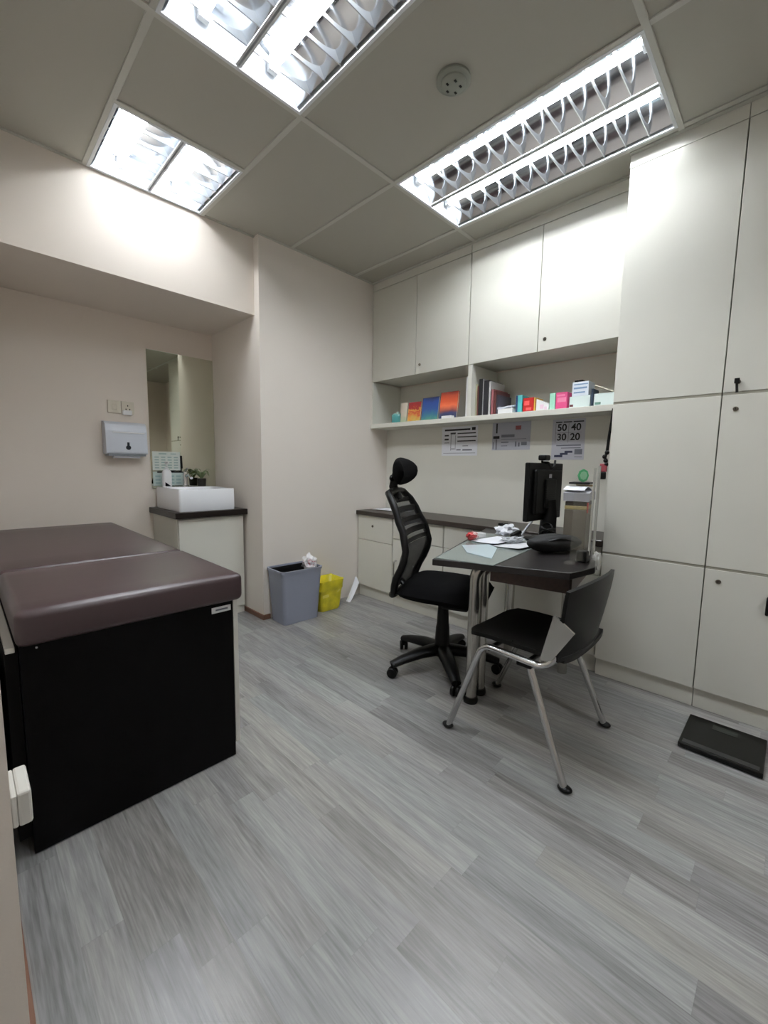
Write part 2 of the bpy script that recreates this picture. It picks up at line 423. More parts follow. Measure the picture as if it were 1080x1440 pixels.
t = thing('smoke_detector', 'round grey-white smoke detector on the ceiling between two lights', 'smoke detector', (1.499, 1.121, H))
MB().lathe([(.068, 0), (.068, -.008), (.062, -.012), (.0, -.012)], (1.499, 1.121, H), 32).build('base', mat('grey_detector_plastic', (146, 150, 140), .5), t, True)
MB().lathe([(.05, -.012), (.05, -.018), (.044, -.025), (.03, -.028), (0, -.028)], (1.499, 1.121, H), 32).build('sensor_head', MATS['grey_detector_plastic'], t, True)
for k in range(5):
    a = k * 2 * PI / 5 + .3; B(1.499 + .028 * math.cos(a) - .006, 1.499 + .028 * math.cos(a) + .006, 1.121 + .028 * math.sin(a) - .004, 1.121 + .028 * math.sin(a) + .004, H - .0295, H - .026, .001).build('vent', M_BLACK, t)

# ------------------------------------------------------------------ cupboards
def lock(par, x, y, z, withkey=False):
    m = MB(); R = Matrix.Rotation(-PI / 2, 3, 'Y')
    m.lathe([(.0105, 0), (.0105, .004), (.008, .007), (0, .007)], (x, y, z), 16, R)
    l = m.build('lock', M_LOCK, par, True)
    B(x - .0085, x - .0068, y - .001, y + .001, z - .005, z + .005).build('keyhole', M_BLACK, l)
    if withkey:
        k = MB(); k.tube([(x - .006, y, z), (x - .03, y, z)], .003, 8)
        k.box(x - .04, x - .03, y - .009, y + .009, z - .011, z + .011, .002)
        k.tube([(x - .036, y, z - .01), (x - .037, y - .004, z - .05)], .005, 8)
        k.build('key', M_BLACK, l)
    return l
def door(par, name, x, y0, y1, z0, z1, gap=.0025, th=.018):
    return B(x, x + th, y0 + gap, y1 - gap, z0 + gap, z1 - gap, .0012, 1).build(name, M_CAB, par)

# wall units
def wall_unit(y0, y1, label, ky):
    t = thing('wall_cabinet', label, 'cabinet', (XU, (y0 + y1) / 2, ZU), 0, 'wall cabinets over the open shelf')
    m = MB(); m.box(XU + .02, XW, y0, y1, ZU, H - .001); m.box(XU, XU + .02, y0, y1, 2.618, H - .001)
    m.build('body', M_CAB, t)
    ymid = (y0 + y1) / 2
    door(t, 'door', XU, ymid, y1, ZU - .012, 2.616)
    d2 = door(t, 'door', XU, y0, ymid, ZU - .012, 2.616)
    lock(d2, XU, ymid - .045, ZU + .06)
wall_unit(1.745, YC - .004, 'white wall cabinet beside the pier, over the shelf with face-out books', 2.198)
wall_unit(YT + .004, 1.741, 'white wall cabinet beside the tall cupboard, over the shelf with medicine boxes', 1.199)

# open shelf
t = thing('wall_shelf', 'white open wall shelf with two bays under the wall cabinets', 'shelf', (XU, 1.73, ZS0))
B(XU - .012, XW, YT + .004, YC - .001, ZS0, ZS1, .002, 1).build('shelf_board', M_CAB, t)
B(XU - .002, XW, 1.706, 1.738, ZS1, ZU - .014, .001, 1).build('divider', M_CAB, t)
B(XU - .002, XW, YC - .022, YC - .002, ZS1, ZU - .014, .001, 1).build('side_panel', M_CAB, t)
B(XU - .002, XW, YT + .004, YT + .022, ZS1, ZU - .014, .001, 1).build('side_panel', M_CAB, t)
B(XW - .012, XW, YT + .022, YC - .022, ZS1, ZU - .014).build('back_panel', M_CAB, t)

# long worktop and base units
o = B(XL - .021, XR, YT + .004, YC - .001, .7235, .7585, .003, 1).build('worktop', M_DARKTOP)
tag(o, 'long dark brown worktop running along the wall behind the desk', 'worktop')
def base_unit(y0, y1, label, zsplit, knob=None, handle=None):
    t = thing('base_cabinet', label, 'cabinet', (XL + .2, (y0 + y1) / 2, 0), 0, 'base cabinets under the dark worktop')
    B(XL + .02, XR - .002, y0, y1, .1, .7225).build('body', M_CABIN, t)
    B(XL + .025, XR - .01, y0, y1, 0, .1).build('plinth', M_CAB, t)
    d = door(t, 'drawer', XL, y0, y1, zsplit, .7215); e = door(t, 'door', XL, y0, y1, .098, zsplit)
    if knob: lock(d, XL, knob, .635)
    if handle:
        m = MB(); m.tube(fillet([(XL, handle, .385), (XL - .03, handle, .385), (XL - .03, handle, .265), (XL, handle, .265)], .015), .006, 10)
        m.build('handle', M_CHROME, e, True)
base_unit(2.307, YC - .006, 'white base cabinet with a locked drawer, against the pier', .508, knob=2.538)
base_unit(1.80, 2.303, 'white base cabinet with a chrome bow handle, behind the office chair', .56, handle=2.258)
base_unit(1.29, 1.796, 'white base cabinet behind the desk, second from the tall cupboard', .56)
base_unit(YT + .008, 1.286, 'white base cabinet behind the desk, next to the tall cupboard', .56)

# tall cupboards
ZK, Z1, Z2, ZD = .0994, 1.4857, .697, 2.6156
YG = .2766
def tower(y0, y1, label, keys):
    t = thing('tall_cupboard', label, 'cupboard', (XT + .2, (y0 + y1) / 2, 0), 0, 'tall white cupboards')
    m = MB(); m.box(XT + .021, XW - .001, y0 + .002, y1 - .001, ZK, H - .002); m.box(XT + .003, XT + .021, y0 + .003, y1 - .002, Z1 - .006, Z1 + .006); m.box(XT + .003, XT + .021, y0 + .003, y1 - .002, Z2 - .006, Z2 + .006)
    m.build('body', M_CABIN, t)
    B(XT, XT + .02, y0 + .002, y1 - .001, ZD + .0005, H - .002).build('top_filler', M_CAB, t)
    B(XT + .025, XW - .01, y0 + .002, y1 - .001, 0, ZK).build('plinth', M_CAB, t)
    ds = [door(t, 'door', XT, y0, y1, a, b, g) for a, b, g in ((ZK, Z2 - .004, .0022), (Z2 + .004, Z1 - .004, .0022), (Z1 + .004, ZD, .0022))]
    if keys:
        lock(ds[2], XT, y1 - .05, 1.533, True); lock(ds[1], XT, y1 - .052, 1.417); lock(ds[0], XT, y1 - .054, .638)
        m = MB(); m.tube(fillet([(XT, y0 + .223, .6), (XT - .022, y0 + .223, .6), (XT - .022, y0 + .223, .53), (XT, y0 + .223, .53)], .01), .006, 8)
        m.build('handle', M_BLACK, ds[0], True)
tower(YG, YT, 'tall white cupboard of three plain doors, next to the wall cabinets', False)
tower(-.175, YG, 'tall white cupboard with three locks and a key, cut off by the photo edge', True)

# ------------------------------------------------------------------ niche: vanity, basin and what stands there
t = thing('vanity_cabinet', 'narrow white vanity cabinet with dark top in the niche', 'cabinet', (1.27, 3.23, 0))
B(1.035, XC - .018, 2.995, YN - .002, .0, .765).build('body', M_CAB, t)
B(1.040, XC - .022, 2.977, 2.995, .06, .755, .0015, 1).build('door', M_CAB, t)
B(1.010, XC - .001, 2.945, YN - .001, .7655, .807, .002, 1).build('counter', M_VTOP, t)
bx0, bx1, by0, by1 = 1.052, 1.448, 2.985, 3.455
t = thing('wash_basin', 'white rectangular ceramic wash basin on the dark vanity top', 'basin', (1.25, 3.22, .8075))
c = ((bx0 + bx1) / 2, (by0 + by1) / 2); w, dd = bx1 - bx0, by1 - by0
ci = (c[0], c[1] - .055)
MB().loft([rrect(w - .004, dd - .004, .012, .8075, c=c), rrect(w, dd, .014, .815, c=c), rrect(w, dd, .014, .957, c=c), rrect(w - .006, dd - .006, .012, .962, c=c),
           rrect(w - .03, dd - .14, .02, .962, c=ci), rrect(w - .04, dd - .15, .03, .95, c=ci), rrect(w - .10, dd - .22, .05, .85, c=ci)]).build('bowl', M_CERAMIC, t, True)
MB().lathe([(.02, .8505), (.02, .853), (.012, .853), (0, .8525)], (ci[0], ci[1], 0), 16).build('drain', M_CHROME, t, True)

t = thing('basin_tap', 'chrome mixer tap on the back of the wash basin', 'tap', (1.25, 3.40, .962))
MB().lathe([(.024, .962), (.024, .968), (.018, .972), (.018, 1.05), (.016, 1.075), (0, 1.078)], (1.25, 3.40, 0), 20).build('body', M_CHROME, t, True)
MB().tube(fillet([(1.25, 3.40, 1.04), (1.25, 3.33, 1.055), (1.25, 3.28, 1.03)], .03), .011, 12).build('spout', M_CHROME, t, True)
MB().tube([(1.25, 3.40, 1.078), (1.252, 3.36, 1.105)], .006, 8).build('lever', M_CHROME, t, True)

t = thing('pump_bottle', 'white pump bottle with a navy label corner beside the tap', 'bottle', (1.115, 3.40, .962))
m = MB(); m.loft([rrect(.062, .05, .018, z, c=(1.115, 3.40)) for z in (.9625, 1.07)] + [rrect(.05, .04, .018, 1.085, c=(1.115, 3.40)), rrect(.026, .026, .012, 1.092, c=(1.115, 3.40))])
m.build('bottle_body', M_WHITE, t, True)
m = MB(); m.lathe([(.015, 1.092), (.015, 1.105), (.006, 1.108), (.006, 1.135), (.012, 1.138), (.012, 1.15), (0, 1.152)], (1.115, 3.40, 0), 16)
m.box(1.108, 1.122, 3.355, 3.40, 1.139, 1.149, .003); m.build('pump', M_WHITE, t, True)
M_NAVY = mat('navy_print', (34, 32, 66), .4)
m = MB(); A = [m.bm.verts.new(p) for p in ((1.094, 3.3745, .967), (1.136, 3.3745, .967), (1.094, 3.3745, 1.0))]; m.bm.faces.new(A)
bmesh.ops.solidify(m.bm, geom=m.bm.faces[:], thickness=.0006); m.build('label_print', M_NAVY, t)

t = thing('potted_plant', 'small trailing green plant in a dark pot on the basin corner', 'plant', (1.375, 3.40, .962))
MB().lathe([(.03, .9625), (.034, 1.02), (.034, 1.024), (.029, 1.024), (.027, 1.01), (0, 1.01)], (1.375, 3.40, 0), 20).build('pot', mat('dark_pot', (38, 36, 30), .4), t, True)
M_LEAF = mat('green_leaf', (112, 128, 88), .45, var=.2, vscale=30)
m = MB()
for k in range(16):
    a = k * 2.4; L = .065 + .05 * ((k * 7) % 5) / 4; hgt = .05 + .03 * ((k * 3) % 4) / 3
    def leaf(u, v, a=a, L=L, hgt=hgt):
        r = L * u; z = 1.015 + hgt * math.sin(u * PI * .72) * 1.15 - .02 * u * u
        ww = .011 * math.sin(PI * min(1, .12 + u * .88)) * (v - .5) * 2
        yy = 3.40 + (r * math.sin(a) + ww * math.cos(a)); return (1.375 + r * math.cos(a) - ww * math.sin(a), min(yy, 3.478), z)
    m.grid(leaf, 8, 2)
m.build('leaves', M_LEAF, t, True)

o = B(1.034, XC - .004, YN - .008, YN - .001, .947, 1.972).build('wall_mirror', M_MIRROR); tag(o, 'tall frameless mirror on the niche wall above the basin', 'mirror')
# notices stuck on the mirror
M_SIGN = mat('pale_teal_notice', (214, 221, 215), .5)
t = thing('wash_notice', 'pale teal printed notice stuck low on the mirror left edge', 'notice', (1.13, YN - .0095, .985))
B(1.045, 1.245, YN - .0095, YN - .0085, 1.085, 1.228).build('sheet', M_SIGN, t)
m = MB(); m.box(1.09, 1.145, YN - .0103, YN - .0096, 1.205, 1.216); m.box(1.175, 1.215, YN - .0103, YN - .0096, 1.207, 1.215)
for i in range(5):
    for j in range(4): m.box(1.06 + j * .046, 1.06 + j * .046 + .03, YN - .0103, YN - .0096, 1.1 + i * .02, 1.1 + i * .02 + .009)
m.build('printing', mat('teal_print', (164, 186, 182), .6), t)
t = thing('tile_notice', 'pale blue-green notice with a black top bar, just above the basin rim', 'notice', (1.13, YN - .0095, .962))
B(1.045, 1.27, YN - .0095, YN - .0085, .968, 1.075).build('sheet', mat('aqua_notice', (190, 206, 202), .5), t)
B(1.075, 1.262, YN - .0105, YN - .0096, 1.066, 1.076).build('printed_bar', M_INK, t)
m = MB()
for i in range(3):
    for j in range(4): m.box(1.06 + j * .05, 1.06 + j * .05 + .036, YN - .0103, YN - .0096, .98 + i * .026, .98 + i * .026 + .014)
m.build('printing', mat('aqua_print', (158, 184, 184), .6), t)
o = MB().tube([(1.253, YN - .016, 1.10), (1.25, YN - .016, 1.20)], .0075, 10).build('marker_pen', M_BLACK, None, True); tag(o, 'black marker fixed upright on the mirror beside the notice', 'marker')

t = thing('towel_dispenser', 'white paper towel dispenser on the wall above the couch', 'dispenser', (.862, YN, 1.19))
m = MB()
prof = [(YN - .001, 1.20), (YN - .098, 1.20), (YN - .104, 1.21), (YN - .098, 1.36), (YN - .085, 1.405), (YN - .055, 1.424), (YN - .001, 1.428)]
A = [m.bm.verts.new((.732, y, z)) for y, z in prof]; Bv = [m.bm.verts.new((.990, y, z)) for y, z in prof]
m.bm.faces.new(A); m.bm.faces.new(Bv[::-1])
for i in range(len(prof)): m.bm.faces.new((A[i], A[(i + 1) % 7], Bv[(i + 1) % 7], Bv[i]))
bmesh.ops.bevel(m.bm, geom=[e for e in m.bm.edges], offset=.003, segments=2, affect='EDGES', profile=.5)
m.build('cover', M_GREYB, t, True)
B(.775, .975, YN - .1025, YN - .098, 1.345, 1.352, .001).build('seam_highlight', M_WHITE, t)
m = MB(); R = Matrix.Rotation(PI / 2, 3, 'X')
m.lathe([(.016, 0), (.016, .003), (0, .004)], (.866, YN - .1035, 1.245), 20, R); m.box(.859, .873, YN - .1065, YN - .1035, 1.255, 1.282, .003)
m.build('level_window', mat('smoked_window', (40, 46, 54), .2), t, True)
B(.745, .978, YN - .095, YN - .01, 1.186, 1.2).build('outlet_lip', mat('grey_lip', (120, 124, 130), .4), t)
B(.78, .945, YN - .08, YN - .03, 1.172, 1.187).build('paper_towel', M_PAPER, t)

t = thing('wall_switch', 'cream double switch and socket plate above the towel dispenser', 'switch', (.855, YN, 1.487))
B(.774, .855, YN - .009, YN - .0005, 1.487, 1.575, .002).build('switch_plate', mat('cream_plate', (208, 202, 186), .4), t)
B(.858, .938, YN - .009, YN - .0005, 1.487, 1.575, .002).build('socket_plate', MATS['cream_plate'], t)
B(.80, .83, YN - .013, YN - .009, 1.51, 1.55, .002).build('rocker', MATS['cream_plate'], t)
m = MB()
for dx, dz in ((0, .02), (-.012, -.005), (.012, -.005)): m.box(.898 + dx - .003, .898 + dx + .003, YN - .0096, YN - .009, 1.525 + dz - .005, 1.525 + dz + .005)
m.build('pin_hole', M_BLACK, t)
B(.862, .92, YN - .03, YN - .009, 1.478, 1.512, .004).build('plug', M_WHITE, t)

# ------------------------------------------------------------------ examination couch
t = thing('examination_couch', 'dark brown vinyl examination couch with black end panel', 'couch', (.4, 2.4, 0))
B(.088, .702, 1.487, 1.507, .004, .632, .001, 1).build('end_panel', M_COUCH, t)
B(.088, .702, 3.26, 3.28, .004, .632).build('end_panel', M_COUCH, t)
B(.704, .722, 1.487, 3.28, .055, .634, .001, 1).build('side_panel', M_WHITEB, t)
B(.058, .086, 1.50, 3.28, .055, .618).build('side_panel', M_COUCH, t)
B(.060, .080, 1.487, 3.28, .6185, .6345, .001, 1).build('edge_strip', M_WHITEB, t)
B(.09, .70, 1.52, 3.25, .60, .63).build('deck', M_COUCH, t)
def pad(y0, y1):
    m = MB(); m.box(.080, .728, y0, y1, .636, .738, .022, 4)
    es = m.bm.edges[:]
    bmesh.ops.subdivide_edges(m.bm, edges=[e for e in es if e.calc_length() > .2], cuts=6, use_grid_fill=True)
    for v in m.bm.verts:
        u = (v.co.x - .397) / .33; w2 = (v.co.y - (y0 + y1) / 2) / ((y1 - y0) / 2)
        if v.co.z > .68: v.co.z += .006 * (1 - u * u) * (1 - w2 ** 4)
    return m.build('cushion', M_VINYL, t, True, angle=70)
pad(1.447, 2.034); pad(2.044, 3.30)
B(.622, .694, 1.4855, 1.4868, .594, .616).build('name_plate', M_WHITE, t)
B(.636, .682, 1.4848, 1.4854, .602, .608).build('plate_print', M_INKG, t)
MB().lathe([(.004, 0), (.003, .002), (0, .002)], (.126, 1.4868, .62), 10, Matrix.Rotation(PI / 2, 3, 'X')).build('screw', M_CHROME, t, True)

t = thing('wall_socket', 'white plug in a low wall socket beside the couch end', 'socket', (JX, .93, .55))
B(JX + .0005, JX + .008, .86, .945, .545, .60, .002).build('plate', M_WHITEB, t)
B(JX + .008, JX + .0265, .86, .945, .543, .602, .004).build('plug', M_WHITEB, t)

# ------------------------------------------------------------------ bins
t = thing('waste_bin', 'blue-grey plastic waste bin against the pier, lined with a black bag', 'bin', (1.715, 2.602, 0), math.radians(-2))
m = MB(); W1, D1, W2, D2, HH = .29, .19, .335, .232, .395
m.loft([rrect(W1, D1, .025, .001), rrect(W1, D1, .025, .01), rrect(W2, D2, .03, HH - .02), rrect(W2 + .012, D2 + .012, .034, HH - .018), rrect(W2 + .014, D2 + .014, .035, HH),
        rrect(W2 - .006, D2 - .006, .028, HH), rrect(W2 - .008, D2 - .008, .028, HH - .02), rrect(W1 - .008, D1 - .008, .022, .012)], True, True)
m.build('shell', M_BIN, t, True, local=True)
m = MB(); rr = []
for z, k in ((HH - .012, -.012), (HH - .05, -.02), (.12, -.05)): rr.append(rrect(W2 + k, D2 + k, .025, z))
rr.append(rrect(W2 - .06, D2 - .06, .02, .12)); m.loft(rr, False, True)
m.build('bag_liner', mat('black_bin_bag', (16, 16, 17), .3, bump=.6, bscale=40), t, True, local=True)
M_WRAP = mat_ramp('white_and_red_wrapper', [(0, (226, 224, 226)), (.62, (220, 216, 220)), (.68, (170, 60, 70)), (.76, (230, 228, 230)), (1, (236, 236, 238))], 'Z', 0, .15, 1.6, 26)
o = MB().blob((1.845, 2.60, .40), (.052, .062, .062), .6, 2.6, 3, 2).build('crumpled_wrapper', M_WRAP, None, True); tag(o, 'crumpled white and red wrapper poking out of the grey bin', 'wrapper')
t = thing('yellow_bin', 'small yellow waste bin wrapped in a yellow bag beside the grey bin', 'bin', (2.02, 2.625, 0))
m = MB(); rings = []
for i, z in enumerate((.001, .02, .07, .13, .165, .175, .20, .245)):
    k = (0, .01, .02, .03, .035, .05, .045, .055)[i]
    ring = rrect(.185 + k, .135 + k, .03, z, 8, (2.02, 2.625))
    rings.append([(x + .011 * mnoise.noise(Vector((x * 40, y * 40, z * 30 + 5))), min(y + .006 * mnoise.noise(Vector((x * 40 + 9, y * 40, z * 30))), 2.72), max(.001, z + (.012 * mnoise.noise(Vector((x * 30, y * 30, 3))) if i > 3 else 0))) for x, y, z in ring])
rings.append([(2.02 + (x - 2.02) * .93, 2.625 + (y - 2.625) * .93, z - .004) for x, y, z in rings[-1]])
rings.append(rrect(.18, .13, .03, .10, 8, (2.02, 2.625)))
m.loft(rings); m.build('bag', M_YEL, t, True, angle=60)
m = MB()
def fold(u, v): return (1.93 + .18 * u, 2.545 - .006 * math.sin(u * 9), .115 + .04 * u - .012 * math.sin(u * PI) + .022 * v)
m.grid(fold, 10, 2, .004); m.build('tied_fold', mat('yellow_fold', (226, 214, 96), .3), t, True)
o = MB().grid(lambda u, v: (2.245 + .185 * u, 2.62 + .085 * u + .05 * (v - .5), .006 + .125 * u ** 1.3 - .02 * abs(v - .5) + .045 * v * u), 8, 4, .003).build('paper_sheet', M_PAPER, None, True)
tag(o, 'white sheet lying on the floor between yellow bin and drawers', 'paper')

# ------------------------------------------------------------------ office chair
t = thing('office_chair', 'black mesh office chair with headrest and five-star base behind the desk', 'chair', (1.885, 1.37, 0), PI + .40)
# local: +y is where the sitter faces, casters on the floor
m = MB(); m.grid(lambda u, v: ((u - .5) * (.48 - .05 * (2 * v - 1) ** 2), (v - .46) * .47, .465 + .062 * math.sqrt(max(0, 1 - abs(2 * u - 1) ** 4)) * math.sqrt(max(0, 1 - abs(2 * v - 1) ** 6)) - .02 * v ** 3), 20, 20)
m.grid(lambda u, v: ((u - .5) * (.48 - .05 * (2 * v - 1) ** 2), (v - .46) * .47, .465 - .05 * math.sqrt(max(0, 1 - abs(2 * u - 1) ** 4)) * math.sqrt(max(0, 1 - abs(2 * v - 1) ** 4)) - .02 * v ** 3), 20, 20)
bmesh.ops.remove_doubles(m.bm, verts=m.bm.verts, dist=.0008)
m.build('seat', M_BLACKM, t, True, local=True, angle=70)
def byz(z):   # back profile: y at height z
    P = [(.44, -.25), (.52, -.235), (.60, -.195), (.68, -.165), (.78, -.185), (.88, -.235), (1.0, -.295)]
    for (a, ya), (b, yb) in zip(P, P[1:]):
        if z <= b:
            k = (z - a) / (b - a); k = k * k * (3 - 2 * k) * .5 + k * .5; return ya + (yb - ya) * k
    return P[-1][1]
def bw(z):    # half width at height z
    P = [(.44, .17), (.55, .215), (.68, .225), (.80, .205), (.92, .17), (1.0, .14)]
    for (a, ya), (b, yb) in zip(P, P[1:]):
        if z <= b: return ya + (yb - ya) * max(0, (z - a) / (b - a))
    return P[-1][1]
bk = thing('x', 'x', 'x'); bpy.data.objects.remove(bk)
m = MB(); loop = []
zs = [.45 + i * .05 for i in range(11)]
for z in zs: loop.append((bw(z), byz(z) + .012, z))
for k in range(1, 6): loop.append((bw(1.0) * math.cos(k * PI / 6) , byz(.99) - .004, .985 + .02 * math.sin(k * PI / 6)))
for z in zs[::-1]: loop.append((-bw(z), byz(z) + .012, z))
for k in range(1, 6): loop.append((-.17 * math.cos(k * PI / 6), byz(.44) - .005, .445 - .015 * math.sin(k * PI / 6)))
m.tube(loop, .020, 10, closed=True)
back = m.build('backrest_frame', M_BLACK, t, True, local=True, angle=80)
M_MESH = mat_clear('black_mesh_cloth', (15, 14, 15), .93, .8)
m = MB(); m.grid(lambda u, v: ((u - .5) * 2 * bw(.46 + .26 * v) * .97, byz(.46 + .26 * v) - .0 + .02 * (2 * u - 1) ** 2 - .008, .46 + .26 * v), 14, 12)
m.build('lumbar_mesh', M_MESH, back, True, local=True, angle=80)
m = MB(); m.grid(lambda u, v: ((u - .5) * 2 * bw(.72 + .265 * v) * .97, byz(.72 + .265 * v) - .008 + .02 * (2 * u - 1) ** 2, .72 + .265 * v), 14, 12)
m.build('upper_mesh', mat_clear('thin_black_mesh', (20, 19, 20), .78, .8), back, True, local=True, angle=80)
m = MB()
for z0, hh in ((.735, .016), (.785, .022), (.835, .03), (.90, .022), (.95, .016)):
    m.grid(lambda u, v: ((u - .5) * 2 * bw(z0) * .98, byz(z0) - .012 + .02 * (2 * u - 1) ** 2, z0 + hh * (v - .5) * 1.6), 10, 2, .006)
m.build('back_slats', M_BLACK, back, True, local=True, angle=80)
m = MB()      # spine and bracket from the seat up
m.tube([(0, -.05, .425), (0, -.20, .43), (0, -.275, .50), (0, -.245, .62), (0, -.215, .70)], [.03, .03, .026, .022, .016], 10, flat=.6)
m.build('back_bracket', M_BLACK, t, True, local=True)
m = MB(); m.tube([(0, -.285, .95), (0, -.315, 1.03), (0, -.30, 1.09), (0, -.262, 1.115)], [.034, .026, .026, .02], 10, flat=.55)
m.blob((0, -.318, 1.075), (.035, .018, .022), 0); m.build('headrest_post', M_BLACK, t, True, local=True)
m = MB(); m.grid(lambda u, v: (.135 * math.sin((u - .5) * PI) * (.8 + .2 * math.sin(v * PI)), -.25 + .028 * math.cos((u - .5) * PI) * 0 + .06 * (2 * u - 1) ** 2 - .02 + .038 * math.sin(v * 2 * PI) * math.cos((u - .5) * PI) ** .6, 1.115 - .078 * math.cos(v * 2 * PI) * max(.0, math.cos((u - .5) * PI)) ** .45), 18, 24)
bmesh.ops.remove_doubles(m.bm, verts=m.bm.verts, dist=.0005); m.build('headrest', M_BLACKM, t, True, local=True, angle=80)
m = MB(); m.box(-.10, .10, -.10, .10, .395, .435, .012); m.box(-.13, .13, .02, .16, .385, .44, .01); m.build('tilt_mechanism', M_BLACK, t, local=True)
m = MB(); m.tube([(-.05, -.03, .405), (-.20, -.10, .395), (-.30, -.12, .36)], [.006, .006, .009], 8); m.build('tilt_lever', M_BLACK, t, True, local=True)
m = MB(); m.lathe([(.044, .10), (.038, .24), (.034, .26), (.028, .40), (0, .40)], (0, 0, 0), 20); m.build('gas_column', M_BLACK, t, True, local=True)
m = MB(); m.lathe([(0, .075), (.05, .08), (.055, .12), (.04, .14), (0, .14)], (0, 0, 0), 20)
ph0 = PI / 2 - .07 - (PI + .40)
for k in range(5):
    a = ph0 + k * 2 * PI / 5; ca, sa = math.cos(a), math.sin(a)
    m.tube([(.03 * ca, .03 * sa, .112), (.14 * ca, .14 * sa, .108), (.25 * ca, .25 * sa, .088), (.315 * ca, .315 * sa, .07)], [.046, .04, .032, .026], 10, flat=.72)
m.build('star_base', M_BLACK, t, True, local=True, angle=60)
for k in range(5):
    a = ph0 + k * 2 * PI / 5; ca, sa = math.cos(a), math.sin(a); R = Matrix.Rotation(a + .9, 3, 'Z') @ Matrix.Rotation(PI / 2, 3, 'Y')
    m = MB()
    for off in (-.022, .006):
        d = R @ Vector((0, 0, off)); m.lathe([(.0, 0), (.025, 0), (.028, .004), (.028, .014), (.025, .018), (0, .018)], (.31 * ca + d.x, .31 * sa + d.y, .028), 18, R)
    m.tube([(.31 * ca, .31 * sa, .028), (.31 * ca, .31 * sa, .08)], .009, 8)
    m.build('caster', M_BLACK, t, True, local=True)

# ------------------------------------------------------------------ desk
c0 = Vector((1.415, 1.095)); U = Vector((.947, .322)); V = Vector((.322, -.947))
def duv(u, v): p = c0 + U * u + V * v; return (p.x, p.y)
poly = [duv(0, 0), duv(.03, .545), duv(.19, .632)]
pa = Vector(duv(.19, .632)); k = (2.425 - pa.x) / U.x; pb = pa + U * k
k0 = (2.425 - c0.x) / U.x
poly += [(2.425, min(pb.y, .76)), (2.425, (c0 + U * k0).y)]
ZDK = .748
t = thing('desk', 'black wooden desk with chrome legs set at an angle to the worktop', 'desk', (1.9, .95, 0))
m = MB().prism(poly[::-1], ZDK - .028, ZDK, .003).build('desktop', M_DESK, t)
m = MB()
ap = [Vector(duv(.27, .20)), Vector(duv(.22, .54)), Vector(duv(.62, .60))]
for p, q in zip(ap, ap[1:]):
    dirv = (q - p).normalized(); n2 = Vector((-dirv.y, dirv.x)) * .009
    m.prism([(p - n2)[:], (q - n2)[:], (q + n2)[:], (p + n2)[:]], .615, .719)
m.build('apron', M_BROWN, t)
m = MB().prism([duv(.29, .21), duv(.25, .52), duv(.8, .52), duv(.8, .21)], .612, .622).build('pull_out_tray', M_BROWN, t)
def dleg(x, y, tx, ty):
    m = MB(); m.tube(fillet([(x, y, .03), (x, y, .685), (tx, ty, .69)], .13, 10), .028, 16)
    l = m.build('leg', M_SATIN, t, True)
    MB().lathe([(.034, .0), (.036, .012), (.032, .03), (.0, .03)], (x, y, 0), 18).build('foot_glide', M_BLACK, l, True)
dleg(1.702, 1.056, 1.84, .955)
dleg(1.80, 1.07, 1.93, .97)
MB().lathe([(.05, .69), (.05, .719), (0, .719)], (1.84, .955, 0), 18).build('leg_plate', M_SATIN, t, True)
MB().tube([(2.30, 1.18, 0), (2.30, 1.18, .719)], .025, 14).build('leg', M_SATIN, t, True)
MB().tube([(2.33, .86, 0), (2.33, .86, .719)], .025, 14).build('leg', M_SATIN, t, True)

# ------------------------------------------------------------------ visitor chair
t = thing('visitor_chair', 'black shell visitor chair with silver splayed legs, tucked under the desk corner', 'chair', (1.69, .76, 0))
def seatf(u, v):
    x = 1.485 + .415 * u; y = .53 + .435 * v
    ex = abs(2 * u - 1) ** 5; cut = .035 * ex * (1 if v > .5 else .3)
    return (x, y - (cut if v > .5 else -cut), .452 - .016 * math.sin(u * PI) * math.sin(v * PI) + .012 * (2 * u - 1) ** 2 - .02 * max(0, v - .8) * 5 * .3)
MB().grid(seatf, 14, 14, .016).build('seat', M_BLKSEAT, t, True, angle=60)
def backf(u, v):
    s = 2 * u - 1; hw = .208 + .058 * v - .02 * v ** 6
    return (1.642 + s * (hw - .008), .548 - .04 * v - .03 * (1 - s * s) + .012 * v * (v - 1), .462 + .285 * v - .014 * s * s * v)
MB().grid(backf, 14, 14, .014).build('backrest', M_BLKSEAT, t, True, angle=60)
MB().grid(lambda u, v: (1.65 + (2 * u - 1) * .2, .585 - .045 * v - .03 * (1 - (2 * u - 1) ** 2) * v, .442 + .04 * v * v), 10, 6, .014).build('shell_bend', M_BLKSEAT, t, True, angle=60)
